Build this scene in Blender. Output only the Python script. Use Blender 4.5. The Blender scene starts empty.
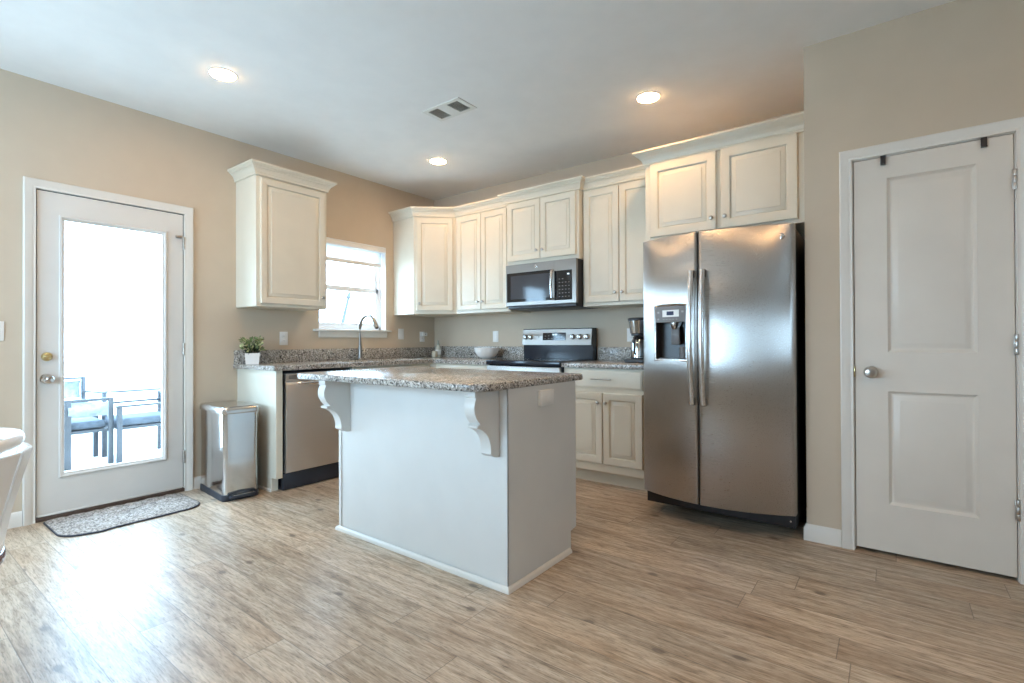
import bpy, bmesh, math, random
from mathutils import Vector, Matrix
random.seed(7)
SC = bpy.context.scene
COL = SC.collection
PI = math.pi

# ------------------------------------------------------------------ camera
F_PX, CY_PX = 503.96, 338.49
YAW, PITCH, ROLL = 0.6466, 0.0058, -0.0039
CAM = Vector((4.2289, -4.1137, 1.1082))
cd = bpy.data.cameras.new('camera')
cd.sensor_width = 36.0
cd.lens = F_PX / 1024 * 36.0
cd.shift_y = -(341.5 - CY_PX) / 1024
cd.clip_start = 0.02
cam = bpy.data.objects.new('camera', cd)
COL.objects.link(cam)
fw = Vector((-math.sin(YAW) * math.cos(PITCH), math.cos(YAW) * math.cos(PITCH), math.sin(PITCH)))
rt = Vector((math.cos(YAW), math.sin(YAW), 0))
up = rt.cross(fw)
r_ = rt * math.cos(ROLL) + up * math.sin(ROLL)
u_ = -rt * math.sin(ROLL) + up * math.cos(ROLL)
cam.matrix_world = Matrix(((r_.x, u_.x, -fw.x, CAM.x), (r_.y, u_.y, -fw.y, CAM.y),
                           (r_.z, u_.z, -fw.z, CAM.z), (0, 0, 0, 1)))
SC.camera = cam

# ------------------------------------------------------------------ sky, light levels, exposure
SKY_STRENGTH = 21.0
SKY_COLOR = (0.51, 0.76, 1.0)
LAMP_STRENGTH = 170.0
LAMP_COLOR = (1.0, 0.60, 0.28)
w = bpy.data.worlds.new('overcast_sky')
SC.world = w
w.use_nodes = True
bgn = w.node_tree.nodes['Background']
bgn.inputs[0].default_value = (*SKY_COLOR, 1)
bgn.inputs[1].default_value = SKY_STRENGTH
SC.view_settings.view_transform = 'Standard'
SC.view_settings.look = 'None'
SC.view_settings.gamma = 1
SC.view_settings.use_curve_mapping = False
SC.view_settings.exposure = 0.0
cy = SC.cycles
cy.use_denoising = True
cy.max_bounces = 10
cy.diffuse_bounces = 6
cy.glossy_bounces = 5
cy.transmission_bounces = 6
cy.transparent_max_bounces = 12
cy.sample_clamp_indirect = 8
cy.caustics_reflective = False
cy.caustics_refractive = False


def portal(name, loc, rot, sx, sy):
    """daylight sampling help at a real window opening"""
    d = bpy.data.lights.new(name, 'AREA')
    d.shape = 'RECTANGLE'
    d.size, d.size_y = sx, sy
    d.cycles.is_portal = True
    o = bpy.data.objects.new(name, d)
    o.location = loc
    o.rotation_euler = rot
    COL.objects.link(o)


portal('daylight_portal', (-0.17, -3.0, 1.1), (0, -PI / 2, 0), 1.75, 0.62)
portal('daylight_portal', (-0.17, -1.087, 1.66), (0, -PI / 2, 0), 0.86, 0.77)
portal('daylight_portal', (1.5, -5.87, 1.45), (PI / 2, 0, 0), 2.3, 1.2)
portal('daylight_portal', (7.67, -4.15, 1.55), (0, PI / 2, 0), 1.0, 0.9)

# ------------------------------------------------------------------ material helpers


class N:
    def __init__(s, name):
        s.m = bpy.data.materials.new(name)
        s.m.use_nodes = True
        s.nt = s.m.node_tree
        s.b = s.nt.nodes['Principled BSDF']
        s.out = s.nt.nodes['Material Output']

    def node(s, t, **kw):
        n = s.nt.nodes.new(t)
        for k, v in kw.items():
            setattr(n, k, v)
        return n

    def put(s, sock, v):
        if hasattr(v, 'is_output') or isinstance(v, bpy.types.NodeSocket):
            s.nt.links.new(v, sock)
        elif isinstance(v, (tuple, list)) and len(v) == 3 and sock.type == 'RGBA':
            sock.default_value = (*v, 1)
        else:
            sock.default_value = v

    def set(s, **kw):
        al = dict(color='Base Color', rough='Roughness', metal='Metallic', spec='Specular IOR Level', normal='Normal',
                  emit='Emission Color', estr='Emission Strength', aniso='Anisotropic', trans='Transmission Weight',
                  coat='Coat Weight', coat_rough='Coat Roughness', tangent='Tangent', aniso_rot='Anisotropic Rotation', sheen='Sheen Weight')
        for k, v in kw.items():
            s.put(s.b.inputs[al[k]], v)
        return s

    def coord(s, scale=(1, 1, 1), loc=(0, 0, 0), rot=(0, 0, 0)):
        t = s.node('ShaderNodeTexCoord')
        mp = s.node('ShaderNodeMapping')
        s.nt.links.new(t.outputs['Object'], mp.inputs[0])
        mp.inputs['Scale'].default_value = scale
        mp.inputs['Location'].default_value = loc
        mp.inputs['Rotation'].default_value = rot
        return mp.outputs[0]

    def math(s, op, a, b=0.0, c=0.0):
        n = s.node('ShaderNodeMath', operation=op)
        s.put(n.inputs[0], a)
        s.put(n.inputs[1], b)
        s.put(n.inputs[2], c)
        return n.outputs[0]

    def noise(s, vec, scale=5, detail=2, rough=0.5, dist=0.0):
        n = s.node('ShaderNodeTexNoise')
        s.put(n.inputs['Vector'], vec)
        n.inputs['Scale'].default_value = scale
        n.inputs['Detail'].default_value = detail
        n.inputs['Roughness'].default_value = rough
        n.inputs['Distortion'].default_value = dist
        return n.outputs[0]

    def ramp(s, fac, stops, interp='LINEAR'):
        n = s.node('ShaderNodeValToRGB')
        cr = n.color_ramp
        cr.interpolation = interp
        while len(cr.elements) < len(stops):
            cr.elements.new(0.5)
        for e, (p, c) in zip(cr.elements, stops):
            e.position = p
            e.color = (*c, 1) if len(c) == 3 else c
        s.put(n.inputs[0], fac)
        return n.outputs[0]

    def mix(s, fac, a, b, mode='MIX'):
        n = s.node('ShaderNodeMix', data_type='RGBA', blend_type=mode)
        s.put(n.inputs[0], fac)
        s.put(n.inputs[6], a)
        s.put(n.inputs[7], b)
        return n.outputs[2]

    def bump(s, h, strength=0.2, dist=0.01):
        n = s.node('ShaderNodeBump')
        n.inputs['Strength'].default_value = strength
        n.inputs['Distance'].default_value = dist
        s.put(n.inputs['Height'], h)
        return n.outputs[0]


def plain(name, color, rough=0.5, metal=0.0, var=0.04, vscale=6.0, spec=0.5, bump=0.0, bscale=200.0, **kw):
    n = N(name)
    f = n.noise(n.coord(), vscale, 3)
    lo = tuple(max(0, c * (1 - var)) for c in color)
    hi = tuple(min(1, c * (1 + var)) for c in color)
    c = n.ramp(f, [(0.3, lo), (0.7, hi)])
    n.set(color=c, rough=rough, metal=metal, spec=spec, **kw)
    if bump:
        n.set(normal=n.bump(n.noise(n.coord(), bscale, 2), bump, 0.002))
    return n.m


def steel(name, color, rough, axis, aniso=0.5, wav=0.0, rot=0.0):
    """brushed metal, streaks along the given object axis"""
    n = N(name)
    sc = [140, 140, 140]
    sc['xyz'.index(axis)] = 1.5
    f = n.noise(n.coord(tuple(sc)), 4.0, 3, 0.6)
    c = n.ramp(f, [(0.3, tuple(k * 0.93 for k in color)), (0.7, color)])
    r = n.ramp(f, [(0.3, (rough * 0.85,) * 3), (0.7, (rough * 1.15,) * 3)])
    n.set(color=c, metal=1.0, rough=r, aniso=aniso)
    h = f
    nb = n.bump(f, 0.01, 0.0002)
    if wav:
        g = n.noise(n.coord((0.5, 0.5, 2.2)), 1.6, 1)
        b2 = n.node('ShaderNodeBump')
        b2.inputs['Strength'].default_value = wav
        b2.inputs['Distance'].default_value = 0.02
        n.put(b2.inputs['Height'], g)
        n.nt.links.new(nb, b2.inputs['Normal'])
        nb = b2.outputs[0]
    n.set(normal=nb)
    tg = n.node('ShaderNodeTangent', direction_type='RADIAL', axis='Z')
    n.set(tangent=tg.outputs[0], aniso_rot=rot)
    return n.m


def glass_mat(name, tint=(0.97, 0.99, 1.0), gloss=0.04):
    n = N(name)
    nt = n.nt
    nt.nodes.remove(n.b)
    tr = n.node('ShaderNodeBsdfTransparent')
    tr.inputs[0].default_value = (*tint, 1)
    gl = n.node('ShaderNodeBsdfGlossy')
    gl.inputs['Roughness'].default_value = 0.02
    fr = n.node('ShaderNodeFresnel')
    ge = n.node('ShaderNodeNewGeometry')
    n.put(fr.inputs[0], n.math('ADD', 1.45, n.math('MULTIPLY', ge.outputs['Backfacing'], 1 / 1.45 - 1.45)))
    mx = n.node('ShaderNodeMixShader')
    nt.links.new(fr.outputs[0], mx.inputs[0])
    nt.links.new(tr.outputs[0], mx.inputs[1])
    nt.links.new(gl.outputs[0], mx.inputs[2])
    nt.links.new(mx.outputs[0], n.out.inputs[0])
    return n.m


def emit_mat(name, color, strength):
    n = N(name)
    n.set(color=(0.8, 0.8, 0.8), emit=color, estr=strength)
    return n.m


def floor_mat():
    n = N('vinyl_plank')
    tc = n.node('ShaderNodeTexCoord')
    sp = n.node('ShaderNodeSeparateXYZ')
    n.nt.links.new(tc.outputs['Object'], sp.inputs[0])
    x, y = sp.outputs[0], sp.outputs[1]
    v = n.math('DIVIDE', n.math('ADD', y, 0.02 + 0.155 * 200), 0.155)
    row = n.math('FLOOR', v)
    fv = n.math('FRACT', v)
    hr = n.math('FRACT', n.math('MULTIPLY', n.math('SINE', n.math('MULTIPLY', row, 12.9898)), 43758.5))
    u = n.math('DIVIDE', n.math('ADD', x, n.math('ADD', n.math('MULTIPLY', hr, 1.22), 24.4)), 1.22)
    colm = n.math('FLOOR', u)
    fu = n.math('FRACT', u)
    idv = n.node('ShaderNodeCombineXYZ')
    n.put(idv.inputs[0], row)
    n.put(idv.inputs[1], colm)
    wn = n.node('ShaderNodeTexWhiteNoise', noise_dimensions='2D')
    n.put(wn.inputs['Vector'], idv.outputs[0])
    rid = wn.outputs['Value']
    # grain coordinates: stretched along x, shifted per plank
    gx = n.node('ShaderNodeCombineXYZ')
    n.put(gx.inputs[0], n.math('ADD', n.math('MULTIPLY', x, 1.0), n.math('MULTIPLY', rid, 37.0)))
    n.put(gx.inputs[1], n.math('MULTIPLY', y, 9.0))
    n.put(gx.inputs[2], n.math('MULTIPLY', rid, 11.0))
    g1 = n.noise(gx.outputs[0], 4.2, 6, 0.65, 0.7)
    g2 = n.noise(gx.outputs[0], 22.0, 4, 0.65, 0.3)
    gb = n.node('ShaderNodeCombineXYZ')
    n.put(gb.inputs[0], n.math('ADD', x, n.math('MULTIPLY', rid, 19.0)))
    n.put(gb.inputs[1], n.math('MULTIPLY', y, 1.7))
    n.put(gb.inputs[2], rid)
    g3 = n.noise(gb.outputs[0], 1.7, 3, 0.5)
    base = n.ramp(g1, [(0.27, (0.17, 0.122, 0.084)), (0.42, (0.375, 0.285, 0.202)), (0.54, (0.49, 0.392, 0.295)), (0.74, (0.63, 0.535, 0.425))])
    fine = n.ramp(g2, [(0.30, (0.42, 0.40, 0.38)), (0.45, (0.90, 0.90, 0.89)), (0.70, (1.16, 1.16, 1.16))])
    c = n.mix(1.0, base, fine, 'MULTIPLY')
    tone = n.ramp(g3, [(0.3, (0.78, 0.62, 0.47)), (0.52, (0.97, 0.93, 0.88)), (0.72, (1.02, 1.04, 1.08))])
    c = n.mix(0.55, c, tone, 'MULTIPLY')
    pv = n.math('ADD', n.math('MULTIPLY', rid, 0.22), 0.93)
    pvc = n.node('ShaderNodeCombineXYZ')
    for k in range(3):
        n.put(pvc.inputs[k], pv)
    c = n.mix(1.0, c, pvc.outputs[0], 'MULTIPLY')
    # knots
    kc = n.node('ShaderNodeCombineXYZ')
    n.put(kc.inputs[0], n.math('ADD', n.math('MULTIPLY', x, 1.5), n.math('MULTIPLY', rid, 7.0)))
    n.put(kc.inputs[1], n.math('ADD', n.math('MULTIPLY', y, 2.6), n.math('MULTIPLY', rid, 5.0)))
    vo = n.node('ShaderNodeTexVoronoi', voronoi_dimensions='2D')
    n.put(vo.inputs['Vector'], kc.outputs[0])
    vo.inputs['Scale'].default_value = 1.0
    vo.inputs['Randomness'].default_value = 1.0
    kd = n.math('ADD', vo.outputs['Distance'], n.math('MULTIPLY', g2, 0.030))
    km = n.ramp(kd, [(0.042, (1, 1, 1)), (0.056, (0.35, 0.35, 0.35)), (0.080, (0, 0, 0))])
    c = n.mix(n.math('MULTIPLY', km, 0.75), c, (0.12, 0.085, 0.06))
    # joints
    ey = n.math('MULTIPLY', n.math('MINIMUM', fv, n.math('SUBTRACT', 1.0, fv)), 0.155)
    ex = n.math('MULTIPLY', n.math('MINIMUM', fu, n.math('SUBTRACT', 1.0, fu)), 1.22)
    e = n.math('MINIMUM', ey, ex)
    jm = n.ramp(n.math('MULTIPLY', e, 100.0), [(0.08, (1, 1, 1)), (0.22, (0, 0, 0))])
    c = n.mix(n.math('MULTIPLY', jm, 0.75), c, (0.13, 0.10, 0.08))
    n.set(color=c, rough=n.ramp(g2, [(0.3, (0.44,) * 3), (0.7, (0.33,) * 3)]), spec=0.5)
    h = n.math('SUBTRACT', n.math('ADD', n.math('MULTIPLY', g2, 0.6), n.math('MULTIPLY', g1, 0.4)), n.math('MULTIPLY', jm, 0.35))
    n.set(normal=n.bump(h, 0.16, 0.003))
    return n.m


def granite_mat():
    n = N('granite')
    co = n.coord()
    wob = n.noise(co, 45, 2)
    va = n.node('ShaderNodeVectorMath', operation='SCALE')
    wn = n.node('ShaderNodeTexNoise')
    n.put(wn.inputs['Vector'], co)
    wn.inputs['Scale'].default_value = 60
    n.nt.links.new(wn.outputs['Color'], va.inputs[0])
    va.inputs['Scale'].default_value = 0.012
    ad = n.node('ShaderNodeVectorMath', operation='ADD')
    n.put(ad.inputs[0], co)
    n.put(ad.inputs[1], va.outputs[0])

    def vor(scale):
        v = n.node('ShaderNodeTexVoronoi')
        n.put(v.inputs['Vector'], ad.outputs[0])
        v.inputs['Scale'].default_value = scale
        s = n.node('ShaderNodeSeparateColor')
        n.nt.links.new(v.outputs['Color'], s.inputs[0])
        return s.outputs[0]
    a = n.ramp(vor(120), [(0.0, (0.03, 0.027, 0.026)), (0.20, (0.17, 0.13, 0.10)), (0.36, (0.40, 0.34, 0.27)), (0.60, (0.60, 0.55, 0.47)),
                         (0.76, (0.27, 0.25, 0.24)), (0.88, (0.76, 0.73, 0.67))], 'CONSTANT')
    b = n.ramp(vor(260), [(0.0, (0.03, 0.03, 0.03)), (0.2, (0.40, 0.34, 0.27)), (0.6, (0.66, 0.60, 0.50)), (0.85, (0.25, 0.2, 0.16))], 'CONSTANT')
    c = n.mix(n.ramp(wob, [(0.42, (0.15,) * 3), (0.6, (0.75,) * 3)]), a, b)
    big = n.ramp(n.noise(co, 6, 2), [(0.35, (0.85, 0.83, 0.80)), (0.65, (1.08, 1.06, 1.02))])
    c = n.mix(0.7, c, big, 'MULTIPLY')
    hs = n.node('ShaderNodeHueSaturation')
    hs.inputs['Saturation'].default_value = 0.62
    hs.inputs['Value'].default_value = 0.98
    n.put(hs.inputs['Color'], c)
    n.set(color=hs.outputs[0], rough=0.20, spec=0.36)
    return n.m


def mat_rug():
    n = N('mat_pile')
    co = n.coord()
    f = n.noise(co, 80, 3, 0.75)
    g = n.noise(co, 14, 3)
    c = n.ramp(f, [(0.34, (0.08, 0.068, 0.06)), (0.46, (0.30, 0.26, 0.23)), (0.64, (0.56, 0.50, 0.45))])
    c = n.mix(0.5, c, n.ramp(g, [(0.35, (0.7, 0.66, 0.62)), (0.65, (1.05, 1.05, 1.05))]), 'MULTIPLY')
    n.set(color=c, rough=0.95, spec=0.1, normal=n.bump(f, 0.8, 0.006))
    return n.m


M = dict(
    wall=plain('wall_paint', (0.56, 0.462, 0.35), 0.6, spec=0.3, var=0.02, bump=0.08, bscale=260),
    ceiling=plain('ceiling_paint', (0.82, 0.81, 0.78), 0.85, spec=0.15, var=0.02, bump=0.06, bscale=120),
    trim=plain('trim_paint', (0.70, 0.665, 0.605), 0.35, var=0.02),
    door_white=plain('door_paint', (0.66, 0.63, 0.585), 0.38, var=0.02),
    pantry_paint=plain('pantry_door_paint', (0.67, 0.615, 0.54), 0.38, var=0.02),
    cab=plain('cabinet_paint', (0.70, 0.645, 0.53), 0.36, var=0.02, spec=0.4),
    island=plain('island_paint', (0.68, 0.665, 0.63), 0.4, var=0.02),
    corbel=plain('corbel_paint', (0.66, 0.64, 0.60), 0.35, var=0.02),
    vinyl=plain('window_vinyl', (0.88, 0.89, 0.90), 0.4, var=0.02),
    floor=floor_mat(), granite=granite_mat(), rug=mat_rug(),
    steel=steel('brushed_steel', (0.50, 0.47, 0.44), 0.30, 'x', 0.96, 0.04, 0.0),
    steel_dark=steel('appliance_steel', (0.31, 0.285, 0.26), 0.36, 'x', 0.8, 0.0),
    steel_v=steel('brushed_steel_panel', (0.72, 0.71, 0.70), 0.46, 'y', 0.7, 0.0, 0.25),
    steel_plain=steel('satin_steel', (0.66, 0.65, 0.63), 0.22, 'z', 0.3),
    handle_steel=steel('handle_steel', (0.62, 0.59, 0.56), 0.25, 'z', 0.4),
    nickel=plain('satin_nickel', (0.50, 0.47, 0.43), 0.30, 1.0, 0.03),
    chrome=plain('polished_chrome', (0.75, 0.74, 0.72), 0.10, 1.0, 0.02),
    faucet_nickel=plain('brushed_faucet_nickel', (0.25, 0.235, 0.215), 0.38, 1.0, 0.03),
    brass=plain('polished_brass', (0.78, 0.66, 0.36), 0.15, 1.0, 0.03),
    black=plain('black_plastic', (0.018, 0.018, 0.02), 0.4, 0, 0.2),
    navy_black=plain('dark_base_plastic', (0.022, 0.027, 0.038), 0.45, 0, 0.2),
    black_glass=plain('black_glass', (0.012, 0.013, 0.016), 0.06, 0, 0.1),
    enamel=plain('black_enamel', (0.014, 0.017, 0.026), 0.16, 0, 0.1),
    grey_plastic=plain('grey_plastic', (0.17, 0.155, 0.145), 0.4, 0, 0.1),
    dark_grey=plain('recess_plastic', (0.055, 0.05, 0.047), 0.35, 0, 0.2),
    button_grey=plain('button_grey_plastic', (0.36, 0.34, 0.32), 0.4),
    lcd=plain('lcd_glass', (0.03, 0.04, 0.09), 0.15, 0, 0.2),
    white_plastic=plain('white_plastic', (0.80, 0.78, 0.74), 0.35, 0, 0.02),
    ceramic=plain('white_ceramic', (0.82, 0.79, 0.75), 0.2, 0, 0.02),
    glass=glass_mat('window_glass'),
    dark_wood=plain('dark_threshold_wood', (0.085, 0.052, 0.036), 0.5, 0, 0.3, 30),
    cherry=plain('cherry_wood', (0.10, 0.022, 0.014), 0.25, 0, 0.3, 20),
    chair_white=plain('chair_paint', (0.80, 0.79, 0.77), 0.25, 0, 0.02),
    binding=plain('mat_binding', (0.03, 0.03, 0.04), 0.8, 0, 0.2),
    leaf=plain('leaf_green', (0.16, 0.21, 0.08), 0.5, 0, 0.4, 40),
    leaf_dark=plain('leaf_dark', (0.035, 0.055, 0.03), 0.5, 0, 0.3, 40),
    leaf_pale=plain('leaf_pale', (0.60, 0.62, 0.34), 0.5, 0, 0.25, 40),
    patio_frame=plain('patio_metal', (0.03, 0.034, 0.042), 0.5, 0, 0.2),
    patio_fabric=plain('patio_fabric', (0.05, 0.062, 0.08), 0.9, 0, 0.25, 25),
    patio_sling=plain('patio_sling', (0.16, 0.18, 0.21), 0.9, 0, 0.35, 18),
    umbrella=plain('umbrella_canvas', (0.055, 0.06, 0.065), 0.9, 0, 0.1),
    concrete=plain('patio_concrete', (0.62, 0.60, 0.57), 0.9, 0, 0.08),
    lamp=emit_mat('lamp_diffuser', LAMP_COLOR, LAMP_STRENGTH),
    digits=emit_mat('display_digits', (0.7, 0.9, 1.0), 1.2),
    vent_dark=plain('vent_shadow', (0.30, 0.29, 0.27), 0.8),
    vent=plain('vent_paint', (0.72, 0.71, 0.66), 0.5, 0, 0.02),
    shade=None,
)


def shade_mat():
    n = N('shade_fabric')
    f = n.noise(n.coord((1, 1, 60)), 8, 2)
    c = n.ramp(f, [(0.3, (0.78, 0.79, 0.80)), (0.7, (0.85, 0.86, 0.87))])
    n.b.inputs['Base Color'].default_value = (0.8, 0.8, 0.8, 1)
    n.set(color=c, rough=0.9, spec=0.1)
    tl = n.node('ShaderNodeBsdfTranslucent')
    n.put(tl.inputs[0], c)
    mx = n.node('ShaderNodeMixShader')
    mx.inputs[0].default_value = 0.55
    n.nt.links.new(n.b.outputs[0], mx.inputs[1])
    n.nt.links.new(tl.outputs[0], mx.inputs[2])
    n.nt.links.new(mx.outputs[0], n.out.inputs[0])
    return n.m


M['shade'] = shade_mat()

# ------------------------------------------------------------------ mesh helpers


def B():
    return bmesh.new()


def box(bm, x0, x1, y0, y1, z0, z1, bev=0.0, seg=2):
    vs = [bm.verts.new((x, y, z)) for x in (x0, x1) for y in (y0, y1) for z in (z0, z1)]
    q = [(0, 1, 3, 2), (4, 6, 7, 5), (0, 4, 5, 1), (2, 3, 7, 6), (0, 2, 6, 4), (1, 5, 7, 3)]
    fs = [bm.faces.new([vs[i] for i in f]) for f in q]
    if bev > 0:
        es = list({e for f in fs for e in f.edges})
        bmesh.ops.bevel(bm, geom=es, offset=bev, segments=seg, profile=0.5, affect='EDGES')
    return bm


def lathe(bm, prof, c=(0, 0, 0), axis='z', seg=24, mat=None):
    """prof: list of (radius, height); closed with caps"""
    rings = []
    for r, h in prof:
        ring = []
        for i in range(seg):
            a = 2 * PI * i / seg
            p = Vector((r * math.cos(a), r * math.sin(a), h))
            if axis == 'x':
                p = Vector((p.z, p.x, p.y))
            elif axis == 'y':
                p = Vector((p.y, p.z, p.x))
            elif axis == '-y':
                p = Vector((p.x, -p.z, p.y))
            elif axis == '-x':
                p = Vector((-p.z, p.y, p.x))
            ring.append(bm.verts.new(p + Vector(c)))
        rings.append(ring)
    for a, b in zip(rings, rings[1:]):
        for i in range(seg):
            bm.faces.new((a[i], a[(i + 1) % seg], b[(i + 1) % seg], b[i]))
    bm.faces.new(list(reversed(rings[0])))
    bm.faces.new(rings[-1])
    return bm


def tube(bm, pts, rad, seg=10, sx=1.0, upv=(0, 0, 1)):
    """rounded bar along pts; rad scalar or list; sx widens one cross axis"""
    pts = [Vector(p) for p in pts]
    if not isinstance(rad, (list, tuple)):
        rad = [rad] * len(pts)
    U = Vector(upv)
    rings = []
    for i, p in enumerate(pts):
        if i == 0:
            t = pts[1] - p
        elif i == len(pts) - 1:
            t = p - pts[i - 1]
        else:
            t = (pts[i + 1] - p).normalized() + (p - pts[i - 1]).normalized()
        t.normalize()
        a = U - t * U.dot(t)
        if a.length < 1e-4:
            a = Vector((1, 0, 0)) - t * t.x
        a.normalize()
        U = a
        b = t.cross(a)
        rings.append([bm.verts.new(p + a * (rad[i] * math.cos(2 * PI * k / seg)) + b * (rad[i] * sx * math.sin(2 * PI * k / seg))) for k in range(seg)])
    for a, b in zip(rings, rings[1:]):
        for i in range(seg):
            bm.faces.new((a[i], a[(i + 1) % seg], b[(i + 1) % seg], b[i]))
    bm.faces.new(list(reversed(rings[0])))
    bm.faces.new(rings[-1])
    return bm


def prism(bm, poly, f0, f1):
    """poly of 2D points; f0/f1 map (u,v) to the two end positions"""
    a = [bm.verts.new(f0(*p)) for p in poly]
    b = [bm.verts.new(f1(*p)) for p in poly]
    n = len(poly)
    for i in range(n):
        bm.faces.new((a[i], a[(i + 1) % n], b[(i + 1) % n], b[i]))
    bm.faces.new(list(reversed(a)))
    bm.faces.new(b)
    return bm


def molding(bm, path, prof, fmap, closed=False):
    """sweep closed profile [(a,b)] along 2D path; a = offset along the mitre (right of travel), b passed on"""
    n = len(path)
    P = [Vector(p) for p in path]
    rings = []
    for i in range(n):
        d0 = d1 = None
        if closed or i > 0:
            d0 = (P[i] - P[i - 1]).normalized()
        if closed or i < n - 1:
            d1 = (P[(i + 1) % n] - P[i]).normalized()
        d0 = d0 or d1
        d1 = d1 or d0
        n0, n1 = Vector((d0.y, -d0.x)), Vector((d1.y, -d1.x))
        m = (n0 + n1)
        m = m / max(1e-6, m.dot(n1))
        rings.append([bm.verts.new(fmap(P[i].x + m.x * a, P[i].y + m.y * a, b)) for a, b in prof])
    k = len(prof)
    for i in range(n if closed else n - 1):
        a, b = rings[i], rings[(i + 1) % n]
        for j in range(k):
            bm.faces.new((a[j], b[j], b[(j + 1) % k], a[(j + 1) % k]))
    if not closed:
        bm.faces.new(rings[0])
        bm.faces.new(list(reversed(rings[-1])))
    return bm


def panel(bm, x0, x1, z0, z1, rings, yb):
    """slab in the xz plane facing -y; rings [(inset, y)] from the back face round to the field"""
    loops = []
    for ins, y in [(0, yb)] + rings:
        loops.append([bm.verts.new(p) for p in ((x0 + ins, y, z0 + ins), (x1 - ins, y, z0 + ins), (x1 - ins, y, z1 - ins), (x0 + ins, y, z1 - ins))])
    for a, b in zip(loops, loops[1:]):
        for i in range(4):
            bm.faces.new((a[i], a[(i + 1) % 4], b[(i + 1) % 4], b[i]))
    bm.faces.new(list(reversed(loops[0])))
    bm.faces.new(loops[-1])
    return bm


def raised(bm, x0, x1, z0, z1, yf, t=0.02, rail=0.055):
    """raised-panel cabinet door whose face is at yf"""
    return panel(bm, x0, x1, z0, z1, [(0, yf + 0.003), (0.003, yf), (rail - 0.008, yf), (rail - 0.002, yf + 0.004), (rail, yf + 0.013), (rail + 0.006, yf + 0.014),
                                      (rail + 0.008, yf + 0.010), (rail + 0.030, yf + 0.004), (rail + 0.032, yf + 0.001)], yf + t)


def slabfront(bm, x0, x1, z0, z1, yf, t=0.02):
    return panel(bm, x0, x1, z0, z1, [(0, yf + 0.008), (0.003, yf + 0.006), (0.010, yf + 0.003), (0.014, yf)], yf + t)


def finish(name, bm, mat, parent=None, shift=None, angle=35):
    if shift is not None:
        bmesh.ops.translate(bm, verts=bm.verts, vec=shift)
    bmesh.ops.recalc_face_normals(bm, faces=bm.faces)
    me = bpy.data.meshes.new(name)
    bm.to_mesh(me)
    bm.free()
    for p in me.polygons:
        p.use_smooth = True
    me.set_sharp_from_angle(angle=math.radians(angle))
    for m in (mat if isinstance(mat, (list, tuple)) else [mat]):
        me.materials.append(m)
    o = bpy.data.objects.new(name, me)
    COL.objects.link(o)
    if parent is not None:
        o.parent = parent
    return o


class Thing:
    """an Empty at the thing's base; parts are given in world coordinates unless local"""

    def __init__(s, name, label, cat, loc=(0, 0, 0), rz=0.0, group=None, local=False, kind=None):
        s.o = bpy.data.objects.new(name, None)
        s.o.empty_display_size = 0.05
        COL.objects.link(s.o)
        s.o.location = loc
        s.o.rotation_euler = (0, 0, rz)
        if label:
            s.o['label'] = label
        if cat:
            s.o['category'] = cat
        if group:
            s.o['group'] = group
        if kind:
            s.o['kind'] = kind
        s.sh = Vector((0, 0, -loc[2])) if local else -Vector(loc)

    def part(s, name, bm, mat, parent=None, label=None, angle=35):
        o = finish(name, bm, mat, parent or s.o, s.sh, angle)
        if label:
            o['label'] = label
        return o


def single(name, bm, mat, label, cat, loc=None, group=None, angle=35):
    o = finish(name, bm, mat, None, (-Vector(loc)) if loc else None, angle)
    if loc:
        o.location = loc
    o['label'] = label
    o['category'] = cat
    if group:
        o['group'] = group
    return o


def struct(name, bm, mat, parent=None, label=None):
    o = finish(name, bm, mat, parent)
    if parent is None:
        o['kind'] = 'structure'
    if label:
        o['label'] = label
    return o


# ------------------------------------------------------------------ room shell
H = 2.745
XR, YF = 7.5, -5.7           # far right wall, wall behind the camera
XA, YA = 3.842, -0.8865      # fridge alcove corner
DY0, DY1, DZ1 = -3.396, -2.590, 2.062   # exterior door slab
WY0, WY1, WZ0, WZ1 = -1.474, -0.700, 1.228, 2.093  # kitchen window opening
PX0, PX1, PZ1 = 4.070, 4.678, 2.052     # pantry door slab

struct('floor', box(B(), -0.14, XR + 0.14, YF - 0.14, 0.14, -0.10, 0.0), M['floor'], label='grey brown wood plank floor')
struct('ceiling', box(B(), -0.14, XR + 0.14, YF - 0.14, 0.14, H, H + 0.12), M['ceiling'], label='smooth off white ceiling')

bm = B()
g = 0.012
for a in ((YF - 0.14, DY0 - g, 0, H), (DY1 + g, WY0, 0, H), (WY1, 0.14, 0, H), (DY0 - g, DY1 + g, DZ1 + g, H),
          (WY0, WY1, 0, WZ0), (WY0, WY1, WZ1, H)):
    box(bm, -0.14, 0, a[0], a[1], a[2], a[3])
struct('wall_left', bm, M['wall'], label='beige painted wall with the glass door and the sink window')
struct('wall_back', box(B(), 0, XA + 0.12, 0, 0.14, 0, H), M['wall'], label='beige painted wall behind the stove')
bm = B()
box(bm, XA, XA + 0.11, YA, 0, 0, H)
for a in ((XA + 0.11, PX0 - g, 0, H), (PX1 + g, XR, 0, H), (PX0 - g, PX1 + g, PZ1 + g, H)):
    box(bm, a[0], a[1], YA, YA + 0.11, a[2], a[3])
struct('wall_right', bm, M['wall'], label='beige painted wall around the white pantry door')


def holed_wall(name, axis, pos, t, a0, a1, holes):
    bm = B()
    hs = sorted(holes)
    cur = a0
    def bx(u0, u1, z0, z1):
        if axis == 'y':
            box(bm, u0, u1, pos, pos + t, z0, z1)
        else:
            box(bm, pos, pos + t, u0, u1, z0, z1)
    for h0, h1, z0, z1 in hs:
        bx(cur, h0, 0, H)
        bx(h0, h1, 0, z0)
        bx(h0, h1, z1, H)
        cur = h1
    bx(cur, a1, 0, H)
    struct(name, bm, M['wall'])


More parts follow.
